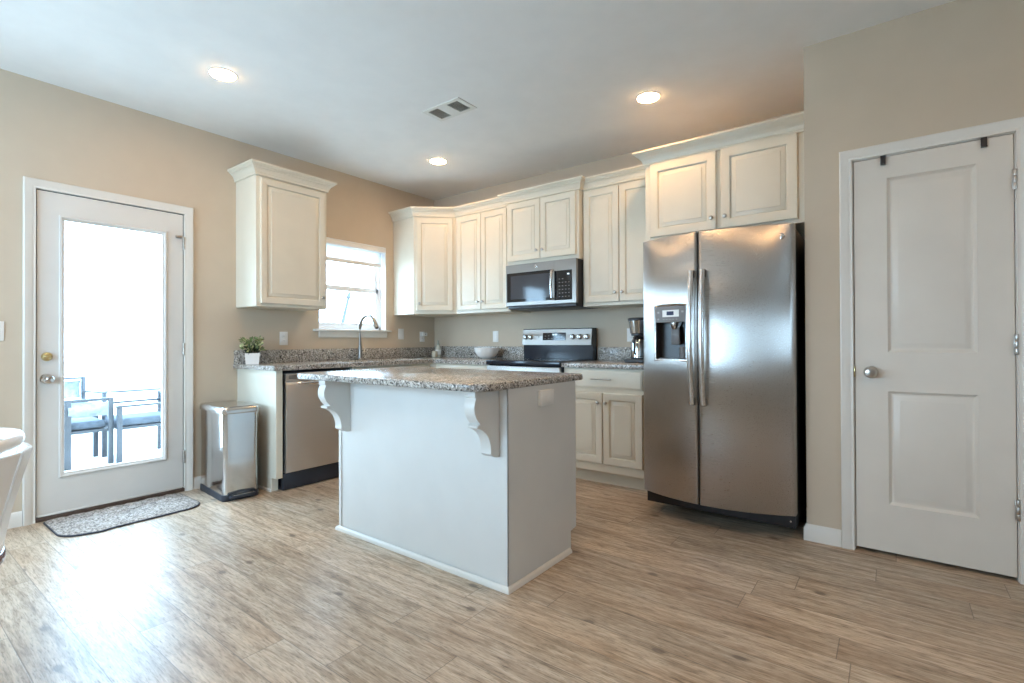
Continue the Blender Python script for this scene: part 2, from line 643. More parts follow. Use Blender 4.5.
holed_wall('wall_front', 'y', YF - 0.14, 0.14, 0, XR, [(0.35, 2.65, 0.85, 2.05)])
holed_wall('wall_side', 'x', XR, 0.14, YF, YA, [(-4.6, -3.7, 1.05, 2.05)])
# plain window frames in the walls behind the camera
for k, (ax, pos, u0, u1, nm) in enumerate((('y', YF - 0.09, 0.35, 2.65, 2), ('x', XR + 0.05, -4.6, -3.7, 1))):
    wz0, wz1 = (1.05, 2.05) if k == 1 else (0.85, 2.05)
    bm, gb = B(), B()
    def bx(b, a0, a1, z0, z1, d0=0.0, d1=0.05):
        if ax == 'y':
            box(b, a0, a1, pos + d0, pos + d1, z0, z1)
        else:
            box(b, pos + d0, pos + d1, a0, a1, z0, z1)
    bx(bm, u0, u1, wz0, wz0 + 0.05); bx(bm, u0, u1, wz1 - 0.05, wz1); bx(bm, u0, u1, 1.42, 1.46)
    n_ = nm
    for i in range(n_ + 1):
        c = u0 + (u1 - u0) * i / n_
        bx(bm, max(u0, c - 0.04), min(u1, c + 0.04), wz0, wz1)
    wo = struct('window_%d' % (k + 2), bm, M['vinyl'])
    bx(gb, u0 + 0.02, u1 - 0.02, wz0 + 0.03, wz1 - 0.03, 0.020, 0.026)
    finish('glass_pane', gb, M['glass'], wo)

# baseboards
BASE = [(0, 0), (0.014, 0), (0.014, 0.065), (0.010, 0.076), (0.006, 0.086), (0, 0.09)]


def baseboard(name, path):
    struct(name, molding(B(), path, BASE, lambda x, y, b: Vector((x, y, b))), M['trim'])


CW = 0.064
baseboard('baseboard_left', [(0, DY0 - CW - 0.002), (0, YF)][::-1])
baseboard('baseboard_left_corner', [(0, DY1 + CW + 0.002), (0, -2.205)][::-1][::-1])
bm = B()
molding(bm, [(XA, -0.70), (XA, YA), (PX0 - CW - 0.002, YA)], [(-a if False else a, b) for a, b in BASE], lambda x, y, b: Vector((x, y, b)))
struct('baseboard_right', bm, M['trim'])
baseboard('baseboard_pantry_side', [(PX1 + CW + 0.002, YA), (XR, YA), (XR, YF), (0, YF)])

# casings: profile a outwards from the slab edge, b thickness off the wall
CAS = [(0.006, 0), (0.006, 0.010), (0.008, 0.014), (0.020, 0.013), (0.024, 0.016), (0.048, 0.018), (0.058, 0.020), (0.064, 0.017), (0.064, 0)]
JAMB = [(0.0, 0.0), (-0.011, 0.0), (-0.011, -0.11), (0.0, -0.11)]


def casing(name, u0, u1, z1, fmap, parent=None):
    # path travels so that outward lies on its left: use negative offsets
    path = [(u0, 0), (u0, z1), (u1, z1), (u1, 0)]
    bm = molding(B(), path, [(-a, b) for a, b in CAS], fmap)
    return bm


# exterior door casing (wall x = 0, u = y)
mp_l = lambda u, z, b: Vector((b, u, z))
struct('trim_1', casing('trim', DY0, DY1, DZ1, mp_l), M['trim'], label='white casing around the glass door')
struct('trim_2', casing('trim', PX0, PX1, PZ1, lambda u, z, b: Vector((u, YA - b, z))), M['trim'], label='white casing around the pantry door')
# jambs and stops
bm = B()
for y0, y1 in ((DY0 - g, DY0 - 0.006), (DY1 + 0.006, DY1 + g)):
    box(bm, -0.135, -0.001, y0, y1, 0, DZ1 + g)
box(bm, -0.135, -0.001, DY0 - g, DY1 + g, DZ1 + 0.006, DZ1 + g)
struct('trim_3', bm, M['trim'])
bm = B()
for x0, x1 in ((PX0 - g, PX0 - 0.003), (PX1 + 0.003, PX1 + g)):
    box(bm, x0, x1, YA + 0.001, YA + 0.105, 0, PZ1 + g)
box(bm, PX0 - g, PX1 + g, YA + 0.001, YA + 0.105, PZ1 + 0.003, PZ1 + g)
box(bm, PX0 - 0.06, PX1 + 0.06, YA + 0.112, YA + 0.125, 0.0, PZ1 + 0.06)      # added unseen board, blocks sky light leaking past the pantry door
struct('trim_4', bm, M['trim'])
struct('trim_5', box(B(), -0.14, 0.012, DY0 - g, DY1 + g, 0.0005, 0.026, 0.004), M['dark_wood'], label='dark wood threshold under the glass door')

# ------------------------------------------------------------------ exterior glass door (structure)
GY0, GY1, GZ0, GZ1 = -3.292, -2.696, 0.255, 1.922      # moulding outer
gy0, gy1, gz0, gz1 = -3.264, -2.724, 0.283, 1.894      # glass
bm = B()
xb, xf = -0.046, -0.002
for a in ((DY0, GY0 + 0.004, 0.030, DZ1), (GY1 - 0.004, DY1, 0.030, DZ1), (GY0 + 0.004, GY1 - 0.004, 0.030, GZ0 + 0.004), (GY0 + 0.004, GY1 - 0.004, GZ1 - 0.004, DZ1)):
    box(bm, xb, xf, a[0], a[1], a[2], a[3])
d1 = struct('door_1', bm, M['door_white'], label='white door with a full height glass pane')
lite = [(0.0, -0.004), (0.0, 0.005), (0.004, 0.008), (0.012, 0.007), (0.016, 0.002), (0.022, 0.000), (0.028, -0.008), (0.028, -0.020), (0.012, -0.024)]
bm = B()
molding(bm, [(GY0, GZ0), (GY1, GZ0), (GY1, GZ1), (GY0, GZ1)], [(-a, b) for a, b in lite], lambda u, z, b: Vector((b, u, z)), closed=True)
finish('glass_frame', bm, M['door_white'], d1)
finish('glass_pane', box(B(), -0.028, -0.022, gy0 - 0.006, gy1 + 0.006, gz0 - 0.006, gz1 + 0.006), M['glass'], d1)
bm = B()
for a in ((DY0 - 0.006, DY0, 0.03, DZ1 + 0.006), (DY1, DY1 + 0.006, 0.03, DZ1 + 0.006), (DY0, DY1, DZ1, DZ1 + 0.006)):
    box(bm, -0.044, -0.010, *a)
finish('weatherstrip', bm, M['black'], d1)
bm = B()
box(bm, -0.004, 0.004, DY0 + 0.005, DY1 - 0.005, 0.027, 0.040, 0.003)
finish('door_sweep', bm, M['trim'], d1)


def hinge(parent, x, y, z, ax):
    bm = B()
    for k in range(3):
        lathe(bm, [(0.0065, 0.001), (0.0075, 0.004), (0.0075, 0.028), (0.0065, 0.031)], (x, y, z - 0.048 + k * 0.032), 'z', 12)
    if ax == 'y':
        box(bm, x - 0.006, x - 0.002, y - 0.008, y + 0.008, z - 0.046, z + 0.046, 0.001)
    else:
        box(bm, x - 0.010, x + 0.008, y + 0.002, y + 0.006, z - 0.046, z + 0.046, 0.001)
    return finish('hinge', bm, M['nickel'], parent)


for z in (1.85, 1.06, 0.26):
    hinge(d1, 0.012, DY1 + 0.001, z, 'y')
bm = B()
lathe(bm, [(0.027, 0.0), (0.028, 0.003), (0.026, 0.008), (0.018, 0.011)], (0, -3.350, 1.024), 'x', 24)
box(bm, 0.011, 0.026, -3.368, -3.332, 1.017, 1.031, 0.004)
finish('deadbolt', bm, M['brass'], d1)['label'] = 'brass deadbolt thumb turn'
bm = B()
lathe(bm, [(0.032, 0.0), (0.033, 0.003), (0.029, 0.008), (0.013, 0.012), (0.012, 0.024), (0.020, 0.031), (0.028, 0.042), (0.029, 0.052), (0.024, 0.061), (0.010, 0.065)],
      (0, -3.350, 0.884), 'x', 28)
finish('door_knob', bm, M['chrome'], d1)['label'] = 'round silver door knob'
bm = B()
box(bm, 0.0, 0.012, -2.640, -2.600, 1.885, 1.905, 0.003)
finish('door_latch', bm, M['nickel'], d1)

# ------------------------------------------------------------------ pantry door (structure)
yf = YA + 0.004
bm = B()
SX0, SX1 = PX0 + 0.140, PX1 - 0.126
for a in ((PX0, SX0, 0.02, PZ1), (SX1, PX1, 0.02, PZ1), (SX0, SX1, 0.02, 0.263), (SX0, SX1, 0.845, 1.045), (SX0, SX1, 1.942, PZ1)):
    box(bm, a[0], a[1], yf, yf + 0.035, a[2], a[3])
for z0, z1 in ((0.263, 0.845), (1.045, 1.942)):
    panel(bm, SX0, SX1, z0, z1, [(0, yf), (0.003, yf + 0.004), (0.013, yf + 0.0125), (0.020, yf + 0.013), (0.024, yf + 0.011), (0.044, yf + 0.003), (0.048, yf + 0.002)], yf + 0.03)
d2 = struct('door_2', bm, M['pantry_paint'], label='white two panel pantry door')
for z in (1.84, 1.085, 0.33):
    hinge(d2, PX1 + 0.003, YA - 0.012, z, 'x')
bm = B()
lathe(bm, [(0.031, 0.0), (0.032, 0.004), (0.028, 0.009), (0.012, 0.013), (0.011, 0.028), (0.018, 0.034), (0.027, 0.044), (0.028, 0.054), (0.022, 0.063), (0.009, 0.067)],
      (4.138, YA + 0.004, 0.941), '-y', 28)
finish('door_knob', bm, M['nickel'], d2)['label'] = 'round satin nickel knob'
bm = B()
box(bm, PX0 - 0.004, PX0 + 0.001, YA - 0.004, YA + 0.02, 0.913, 0.969, 0.001)
finish('latch_plate', bm, M['brass'], d2)
for x, lb in ((4.196, 'black over the door hook at the latch side of the pantry door'), (4.578, 'black over the door hook at the hinge side of the pantry door')):
    bm = B()
    box(bm, x - 0.011, x + 0.011, YA - 0.010, YA - 0.003, 2.010, 2.056, 0.001)
    box(bm, x - 0.011, x + 0.011, YA - 0.010, YA + 0.032, 2.0545, 2.0570)
    box(bm, x - 0.011, x + 0.011, YA - 0.022, YA - 0.010, 2.010, 2.014)
    single('door_hook', bm, M['black'], lb, 'hook', (x, YA - 0.004, 2.010), 'over the door hooks')

# ------------------------------------------------------------------ kitchen window (structure)
bm = B()
xo, xi = -0.135, -0.082
fw_ = 0.032
for a in ((WY0, WY0 + fw_, WZ0, WZ1), (WY1 - fw_, WY1, WZ0, WZ1), (WY0, WY1, WZ0, WZ0 + 0.036), (WY0, WY1, WZ1 - fw_, WZ1)):
    box(bm, xo, xi, a[0], a[1], a[2], a[3], 0.004)
# white lined reveals
for a in ((WY0, WY0 + 0.006, WZ0, WZ1), (WY1 - 0.006, WY1, WZ0, WZ1), (WY0, WY1, WZ1 - 0.006, WZ1)):
    box(bm, xi - 0.005, 0.001, a[0], a[1], a[2], a[3])
w1 = struct('window_1', bm, M['vinyl'], label='white double hung window over the sink')


def sash(name, x0, x1, z0, z1, st, bot, top):
    bm = B()
    y0, y1 = WY0 + fw_ - 0.004, WY1 - fw_ + 0.004
    for a in ((y0, y0 + st, z0, z1), (y1 - st, y1, z0, z1), (y0, y1, z0, z0 + bot), (y0, y1, z1 - top, z1)):
        box(bm, x0, x1, a[0], a[1], a[2], a[3], 0.004)
    s = finish(name, bm, M['vinyl'], w1)
    finish('glass_pane', box(B(), (x0 + x1) / 2 - 0.003, (x0 + x1) / 2 + 0.003, y0 + st - 0.004, y1 - st + 0.004, z0 + bot - 0.004, z1 - top + 0.004), M['glass'], s)


sash('upper_sash', -0.128, -0.110, 1.615, WZ1 - 0.028, 0.034, 0.040, 0.036)
sash('lower_sash', -0.108, -0.086, WZ0 + 0.030, 1.662, 0.034, 0.040, 0.050)
bm = B()
box(bm, -0.085, 0.052, WY0 - 0.058, WY1 + 0.040, WZ0 - 0.018, WZ0 + 0.002, 0.005)
so = finish('window_sill', bm, M['trim'], w1)
bm = molding(B(), [(WY0 - 0.002, 0), (WY1 + 0.004, 0)], [(0, 0), (0, 0.016), (0.030, 0.016), (0.044, 0.010), (0.058, 0.012), (0.058, 0)],
             lambda u, v, b: Vector((b, u, WZ0 - 0.018 + v)))
finish('sill_apron', bm, M['trim'], w1)

sh = Thing('window_shade', 'white roller shade lowered a little over the sink window', 'shade', (-0.06, -1.087, 1.885))
bm = B()
box(bm, -0.075, 0.002, WY0 + 0.007, WY1 - 0.007, 2.036, 2.086, 0.006, 3)
sh.part('cassette', bm, M['white_plastic'])
bm = B()
box(bm, -0.0606, -0.0594, WY0 + 0.016, WY1 - 0.016, 1.905, 2.040)
sh.part('fabric', bm, M['shade'])
bm = B()
box(bm, -0.068, -0.052, WY0 + 0.014, WY1 - 0.014, 1.884, 1.924, 0.005)
sh.part('hem_bar', bm, M['white_plastic'])

# ------------------------------------------------------------------ cabinets
CROWN = [(0, 0), (0.010, 0), (0.013, 0.003), (0.013, 0.019), (0.017, 0.021), (0.018, 0.026), (0.022, 0.036), (0.029, 0.046), (0.038, 0.053), (0.040, 0.053), (0.040, 0.060),
         (0.048, 0.061), (0.054, 0.068), (0.055, 0.073), (0.062, 0.074), (0.064, 0.077), (0.064, 0.090), (0.0, 0.090)]
CROWN_TALL = [(0, 0), (0.008, 0), (0.010, 0.003), (0.010, 0.016), (0.014, 0.018), (0.020, 0.036), (0.032, 0.054), (0.048, 0.068), (0.058, 0.075), (0.060, 0.080), (0.068, 0.081), (0.070, 0.084), (0.070, 0.094), (0.0, 0.094)]


def knob(t, x, y, z, parent, mat='nickel'):
    bm = B()
    lathe(bm, [(0.007, 0.0), (0.0075, 0.002), (0.005, 0.005), (0.005, 0.012), (0.011, 0.017), (0.0135, 0.022), (0.011, 0.027), (0.004, 0.029)], (x, y, z), '-y', 16)
    t.part('knob', bm, M[mat], parent)


def cabinet(name, label, loc, rz, w, d, z0, z1, doors, cat='cabinet', group=None, crown=None, crown_path=None, crown_z=2.385,
            drawers=(), toe=False, mat='cab', dt=0.02, rail=0.055):
    """local: x 0..w, back y=0, front y=-d (door faces at -d-dt); z absolute"""
    t = Thing(name, label, cat, (loc[0], loc[1], z0 if not toe else 0), rz, group, local=True)
    bm = B()
    if toe:
        box(bm, 0, w, -d, 0, 0.105, z1, 0.0015, 1)
        t.part('body', bm, M[mat])
        t.part('toe_kick', box(B(), 0.002, w - 0.002, -d + 0.07, -0.02, 0, 0.106), M[mat])
    else:
        box(bm, 0, w, -d, 0, z0, z1, 0.0015, 1)
        t.part('body', bm, M[mat])
    for x0, x1, a, b, kx in doors:
        do = t.part('door', raised(B(), x0, x1, a, b, -d - dt, dt - 0.0005, rail), M[mat])
        if kx is not None:
            kz = a + 0.075 if not toe else b - 0.075
            knob(t, x0 + 0.028 if kx == 'l' else x1 - 0.028, -d - dt, kz, do)
    for x0, x1, a, b, pull in drawers:
        do = t.part('drawer_front', slabfront(B(), x0, x1, a, b, -d - dt, dt - 0.0005), M[mat])
        if pull:
            xc, zc = (x0 + x1) / 2, (a + b) / 2
            bm = B()
            tube(bm, [(xc - 0.085, -d - dt - 0.026, zc), (xc + 0.085, -d - dt - 0.026, zc)], 0.005, 10)
            for s in (-0.062, 0.062):
                tube(bm, [(xc + s, -d - dt, zc), (xc + s, -d - dt - 0.026, zc)], 0.0042, 8)
            t.part('bar_pull', bm, M['nickel'], do)
    if crown:
        t.part('crown_molding', molding(B(), crown_path, crown, lambda x, y, b: Vector((x, y, crown_z + b))), M[mat], angle=14)
    return t


# upper cabinet left of the window (faces +x)
cabinet('wall_cabinet', 'cream single door wall cabinet left of the sink window', (0, -2.210), PI / 2, 0.606, 0.330, 1.388, 2.410,
        [(0.030, 0.580, 1.412, 2.384, 'r')], crown=CROWN, crown_path=[(0, 0), (0, -0.332), (0.606, -0.332), (0.606, 0)], rail=0.052, crown_z=2.400)

# corner cabinet with a diagonal door
cc = Thing('corner_wall_cabinet', 'cream corner wall cabinet with an angled door right of the sink window', 'cabinet', (0, 0, 1.392))
FP = [(0, 0), (0, -0.600), (0.330, -0.610), (0.655, -0.330), (0.655, 0)]
bm = B()
prism(bm, FP, lambda x, y: Vector((x + (0.001 if x == 0 else 0), y - (0.001 if y == 0 else 0), 1.392)), lambda x, y: Vector((x + (0.001 if x == 0 else 0), y - (0.001 if y == 0 else 0), 2.395)))
cc.part('body', bm, M['cab'])
bm = molding(B(), [(0.001, -0.600), (0.330, -0.610), (0.655, -0.330)], CROWN, lambda x, y, b: Vector((x, y, 2.385 + b)))
cc.part('crown_molding', bm, M['cab'], angle=14)
dv = Vector((0.655 - 0.330, -0.330 + 0.610, 0))
L = dv.length
ang = math.atan2(dv.y, dv.x)
bm = B()
raised(bm, 0.030, L - 0.030, 1.425, 2.368, -0.020, 0.0195, 0.052)
kb = B()
lathe(kb, [(0.007, 0.0), (0.0075, 0.002), (0.005, 0.005), (0.005, 0.012), (0.011, 0.017), (0.0135, 0.022), (0.011, 0.027), (0.004, 0.029)], (0.060, -0.020, 1.498), '-y', 16)
R = Matrix.Translation((0.330, -0.610, 0)) @ Matrix.Rotation(ang, 4, 'Z')
for b in (bm, kb):
    bmesh.ops.transform(b, matrix=R, verts=b.verts)
do = cc.part('door', bm, M['cab'])
cc.part('knob', kb, M['nickel'], do)

# two door cabinet between corner and microwave
cabinet('wall_cabinet', 'cream double door wall cabinet between the corner cabinet and the microwave', (0.657, -0.001), 0, 0.705, 0.329, 1.392, 2.395,
        [(0.030, 0.346, 1.425, 2.368, 'r'), (0.352, 0.668, 1.425, 2.368, 'l')], crown=CROWN, crown_path=[(0, -0.330), (0.705, -0.330)], rail=0.050)
# cabinet above the microwave, set forward
cabinet('wall_cabinet', 'short cream double door wall cabinet above the microwave', (1.364, -0.001), 0, 0.767, 0.389, 1.806, 2.395,
        [(0.016, 0.379, 1.842, 2.378, 'r'), (0.385, 0.740, 1.842, 2.378, 'l')], crown=CROWN, crown_path=[(0, -0.33), (0, -0.390), (0.767, -0.390), (0.767, -0.33)], rail=0.055)
# tall cabinet between microwave and fridge
cabinet('wall_cabinet', 'tall cream double door wall cabinet between the microwave and the fridge', (2.134, -0.001), 0, 0.671, 0.329, 1.400, 2.395,
        [(0.016, 0.334, 1.430, 2.372, 'r'), (0.340, 0.652, 1.430, 2.372, 'l')], crown=CROWN, crown_path=[(0, -0.330), (0.600, -0.330)], rail=0.055)
# deep cabinet above the fridge
cabinet('fridge_cabinet', 'deep cream double door cabinet above the refrigerator', (2.808, -0.001), 0, 1.032, 0.619, 1.822, 2.385,
        [(0.040, 0.494, 1.848, 2.368, 'r'), (0.524, 0.968, 1.848, 2.368, 'l')], crown=CROWN_TALL, crown_path=[(0, -0.33), (0, -0.620), (1.030, -0.620)], crown_z=2.370, rail=0.060)

# base cabinets
CT0, CT1 = 0.900, 0.935
ep = Thing('end_panel', 'cream base end panel at the left end of the granite counter', 'panel', (0.305, -2.17, 0))
ep.part('side_panel', box(B(), 0.001, 0.608, -2.200, -2.150, 0.10, CT0, 0.0015, 1), M['cab'])
ep.part('foot', box(B(), 0.001, 0.540, -2.200, -2.150, 0.0, 0.10), M['cab'])
ep.part('shoe_molding', molding(B(), [(0.001, -2.2005), (0.545, -2.2005)], [(0, 0), (0.012, 0), (0.010, 0.012), (0, 0.018)], lambda x, y, b: Vector((x, y, b))), M['trim'])

cabinet('base_cabinet', 'cream sink base cabinet under the window behind the island', (0.001, -1.545), PI / 2, 0.895, 0.605, 0, CT0,
        [(0.02, 0.444, 0.17, 0.72, 'r'), (0.451, 0.875, 0.17, 0.72, 'l')], drawers=[(0.02, 0.875, 0.75, 0.885, False)], toe=True)
cb = Thing('corner_base_cabinet', 'cream corner base cabinet under the soap bottle', 'cabinet', (0, 0, 0))
bm = B()
prism(bm, [(0.001, -0.001), (0.001, -0.648), (0.606, -0.648), (0.650, -0.606), (0.650, -0.001)], lambda x, y: Vector((x, y, 0.105)), lambda x, y: Vector((x, y, CT0)))
cb.part('body', bm, M['cab'])
cb.part('toe_kick', box(B(), 0.02, 0.60, -0.55, -0.02, 0, 0.106), M['cab'])
cabinet('base_cabinet', 'cream base cabinet between the corner and the stove behind the island', (0.652, -0.001), 0, 0.680, 0.609, 0, CT0,
        [(0.02, 0.337, 0.17, 0.72, 'r'), (0.343, 0.660, 0.17, 0.72, 'l')], drawers=[(0.02, 0.660, 0.75, 0.885, True)], toe=True)
cabinet('base_cabinet', 'cream base cabinet with one drawer and two doors beside the fridge', (2.110, -0.001), 0, 0.696, 0.609, 0, CT0,
        [(0.030, 0.346, 0.172, 0.712, 'r'), (0.354, 0.668, 0.172, 0.712, 'l')], drawers=[(0.030, 0.668, 0.748, 0.888, True)], toe=True)

# ------------------------------------------------------------------ granite counters
ct = Thing('countertop', 'speckled granite L shaped counter along the sink wall and up to the stove', 'countertop', (0.32, -1.1, CT0))
SKX0, SKX1, SKY0, SKY1 = 0.135, 0.540, -1.480, -0.690
bm = B()


def rim_poly(pts, z0, z1, bm):
    prism(bm, pts, lambda x, y: Vector((x, y, z0)), lambda x, y: Vector((x, y, z1)))


# L with a sink cut-out, as four joined slabs
box(bm, 0.001, 0.645, -2.232, SKY0, CT0, CT1)
box(bm, 0.001, SKX0, SKY0, SKY1, CT0, CT1)
box(bm, SKX1, 0.645, SKY0, SKY1, CT0, CT1)
box(bm, 0.001, 0.645, SKY1, -0.001, CT0, CT1)
box(bm, 0.645, 1.333, -0.645, -0.001, CT0, CT1)
bmesh.ops.remove_doubles(bm, verts=bm.verts, dist=1e-5)
ct.part('slab', bm, M['granite'])
ct.part('backsplash', box(B(), 0.001, 0.021, -2.228, -0.001, CT1, 1.045, 0.002), M['granite'])
ct.part('backsplash', box(B(), 0.021, 1.333, -0.021, -0.001, CT1, 1.056, 0.002), M['granite'])
sk = Thing('sink', 'undermount stainless steel sink in the granite counter below the window', 'sink', (0.337, -1.085, 0.72))
bm = B()
o_, i_ = 0.012, 0.004
X0, X1, Y0, Y1 = SKX0 - o_, SKX1 + o_, SKY0 - o_, SKY1 + o_
loops = []
for ins, z in ((0, 0.898), (0, 0.70), (0.004, 0.694), (0.03, 0.690)):
    loops.append([bm.verts.new(p) for p in ((X0 + ins, Y0 + ins, z), (X1 - ins, Y0 + ins, z), (X1 - ins, Y1 - ins, z), (X0 + ins, Y1 - ins, z))])
lo2 = []
for ins, z in ((0.010, 0.898), (0.014, 0.74), (0.03, 0.71)):
    lo2.append([bm.verts.new(p) for p in ((X0 + ins, Y0 + ins, z), (X1 - ins, Y0 + ins, z), (X1 - ins, Y1 - ins, z), (X0 + ins, Y1 - ins, z))])
for S in (loops, lo2):
    for a, b in zip(S, S[1:]):
        for i in range(4):
            bm.faces.new((a[i], a[(i + 1) % 4], b[(i + 1) % 4], b[i]))
    bm.faces.new(S[-1])
for i in range(4):
    bm.faces.new((loops[0][i], lo2[0][i], lo2[0][(i + 1) % 4], loops[0][(i + 1) % 4]))
sk.part('basin', bm, M['steel_v'])
sk.part('drain', lathe(B(), [(0.045, 0.7105), (0.042, 0.714), (0.03, 0.712)], (0.337, -1.085, 0), 'z', 20), M['chrome'])

c2 = Thing('countertop', 'short speckled granite counter between the stove and the fridge', 'countertop', (2.46, -0.32, CT0))
c2.part('slab', box(B(), 2.105, 2.812, -0.645, -0.001, CT0, CT1, 0.003), M['granite'])
c2.part('backsplash', box(B(), 2.105, 2.812, -0.021, -0.001, CT1, 1.055, 0.002), M['granite'])

# ------------------------------------------------------------------ island
IX0, IX1, IY0, IY1 = 1.607, 2.865, -2.340, -1.742
it = Thing('kitchen_island', 'white panelled kitchen island base with scrolled corbels', 'island', ((IX0 + IX1) / 2, (IY0 + IY1) / 2, 0))
IT0, IT1 = 0.896, 0.930
bm = B()
# body with a toe notch at the back
prism(bm, [(IY0, 0.0), (IY0, IT0), (IY1, IT0), (IY1, 0.115), (IY1 - 0.055, 0.105), (IY1 - 0.055, 0.0)],
      lambda y, z: Vector((IX0, y, z)), lambda y, z: Vector((IX1, y, z)))
it.part('body', bm, M['island'])
bm = B()
box(bm, IX1 - 0.046, IX1 + 0.003, IY0 - 0.006, IY0 + 0.001, 0.0, IT0, 0.0015, 1)
box(bm, IX1 - 0.001, IX1 + 0.003, IY0 - 0.006, IY0 + 0.004, 0.0, IT0)
it.part('corner_stile', bm, M['island'])
bm = B()
box(bm, IX0 - 0.003, IX0 + 0.020, IY0 - 0.006, IY0 + 0.001, 0.0, IT0, 0.0015, 1)
it.part('corner_stile', bm, M['island'])
SHOE = [(0, 0), (0.016, 0), (0.015, 0.010), (0.009, 0.019), (0, 0.024)]
bm = molding(B(), [(IX0 - 0.004, IY1 - 0.055), (IX0 - 0.004, IY0 - 0.006), (IX1 + 0.003, IY0 - 0.006), (IX1 + 0.003, IY1 - 0.072)], SHOE, lambda x, y, b: Vector((x, y, b)))
it.part('shoe_molding', bm, M['trim'])
# corbels: profile (depth from panel, height)
CORB = [(0.0, 0.896), (0.165, 0.896), (0.165, 0.872), (0.158, 0.866), (0.166, 0.850), (0.171, 0.828), (0.168, 0.802), (0.156, 0.778), (0.140, 0.760), (0.132, 0.752),
        (0.152, 0.746), (0.152, 0.738), (0.122, 0.728), (0.098, 0.712), (0.080, 0.692), (0.068, 0.668), (0.062, 0.644), (0.060, 0.622), (0.062, 0.612), (0.046, 0.600), (0.026, 0.592), (0.0, 0.592)]
for x0, x1 in ((IX0 + 0.044, IX0 + 0.104), (2.760, 2.818)):
    bm = B()
    prism(bm, CORB, lambda d, z: Vector((x0, IY0 - d, z)), lambda d, z: Vector((x1, IY0 - d, z)))
    it.part('corbel', bm, M['corbel'], angle=30)
# doors on the sink side of the island
for k in range(2):
    bm = B()
    xa = IX0 + 0.03 + k * 0.6
    raised(bm, -(xa + 0.585), -xa, 0.17, 0.70, -0.02, 0.0195, 0.055)
    db = B()
    slabfront(db, -(xa + 0.585), -xa, 0.735, 0.875, -0.02, 0.0195)
    kb = B()
    lathe(kb, [(0.007, 0.0), (0.005, 0.005), (0.005, 0.012), (0.0135, 0.022), (0.004, 0.029)], (-xa - (0.55 if k == 0 else 0.03), -0.02, 0.64), '-y', 14)
    Rm = Matrix.Translation((0, IY1, 0)) @ Matrix.Rotation(PI, 4, 'Z')
    for b in (bm, db, kb):
        bmesh.ops.transform(b, matrix=Rm, verts=b.verts)
    dd = it.part('door', bm, M['island'])
    it.part('knob', kb, M['nickel'], dd)
    it.part('drawer_front', db, M['island'])
# surface outlet on the right side panel
bm = B()
box(bm, IX1, IX1 + 0.022, -2.106, -1.990, 0.796, 0.872, 0.003)
oo = it.part('outlet_box', bm, M['white_plastic'])
bm = B()
box(bm, IX1 + 0.022, IX1 + 0.024, -2.066, -2.030, 0.813, 0.847, 0.002)
it.part('outlet_socket', bm, M['white_plastic'], oo)

# island top with rounded corners
def rounded(x0, x1, y0, y1, rs, n=8):
    pts = []
    cs = [(x0, y0, rs[0], PI), (x1, y0, rs[1], 1.5 * PI), (x1, y1, rs[2], 0), (x0, y1, rs[3], 0.5 * PI)]
    for (x, y, r, a0), (sx, sy) in zip(cs, ((1, 1), (-1, 1), (-1, -1), (1, -1))):
        for k in range(n + 1):
            a = a0 + k * 0.5 * PI / n
            pts.append((x + sx * r + r * math.cos(a), y + sy * r + r * math.sin(a)))
    return pts


def slab(bm, outline, z0, z1, b=0.006):
    """slab with eased edges from an outline"""
    n = len(outline)
    P = [Vector(p) for p in outline]
    def inset(d):
        o = []
        for i in range(n):
            d0 = (P[i] - P[i - 1])
            d1 = (P[(i + 1) % n] - P[i])
            t = (d0.normalized() + d1.normalized()).normalized()
            o.append(P[i] + Vector((-t.y, t.x)) * d)
        return o
    rings = []
    for d, z in ((b, z0), (b * 0.3, z0 + b * 0.3), (0, z0 + b), (0, z1 - b), (b * 0.3, z1 - b * 0.3), (b, z1)):
        rings.append([bm.verts.new((p.x, p.y, z)) for p in inset(d)])
    for a, c in zip(rings, rings[1:]):
        for i in range(n):
            bm.faces.new((a[i], a[(i + 1) % n], c[(i + 1) % n], c[i]))
    bm.faces.new(list(reversed(rings[0])))
    bm.faces.new(rings[-1])
    return bm


single('countertop', slab(B(), rounded(1.452, 2.874, -2.540, -1.655, (0.05, 0.095, 0.03, 0.03)), IT0, IT1, 0.008), M['granite'],
       'speckled granite island top with rounded corners on the white island', 'countertop', (2.15, -2.1, IT0))

# ------------------------------------------------------------------ dishwasher (faces +x)
dw = Thing('dishwasher', 'stainless steel dishwasher at the left end of the counter', 'dishwasher', (0.31, -1.848, 0))
Y0, Y1 = -2.146, -1.550
dw.part('tub', box(B(), 0.03, 0.585, Y0, Y1, 0.02, 0.885, 0.003), M['navy_black'])
bm = B()
# curved door: profile in x-z extruded along y
DWP = [(0.590, 0.135), (0.630, 0.135), (0.636, 0.145), (0.640, 0.40), (0.640, 0.70), (0.636, 0.785), (0.628, 0.806), (0.620, 0.812), (0.620, 0.818), (0.632, 0.822), (0.634, 0.866), (0.628, 0.872), (0.590, 0.872)]
prism(bm, DWP, lambda x, z: Vector((x, Y0 + 0.008, z)), lambda x, z: Vector((x, Y1 - 0.006, z)))
dd = dw.part('door', bm, M['steel_v'])
bm = B()
box(bm, 0.626, 0.652, Y0 + 0.09, Y1 - 0.09, 0.786, 0.812, 0.007, 3)
bm2 = B()
for k in range(3):
    box(bm2, 0.6335, 0.6350, Y0 + 0.030, Y0 + 0.090, 0.836 + k * 0.009, 0.840 + k * 0.009)
dw.part('vent', bm2, M['navy_black'], dd)
dw.part('toe_kick', box(B(), 0.10, 0.606, Y0 - 0.0, Y1, 0.005, 0.130, 0.004), M['navy_black'])
bm.free()
bm = B()
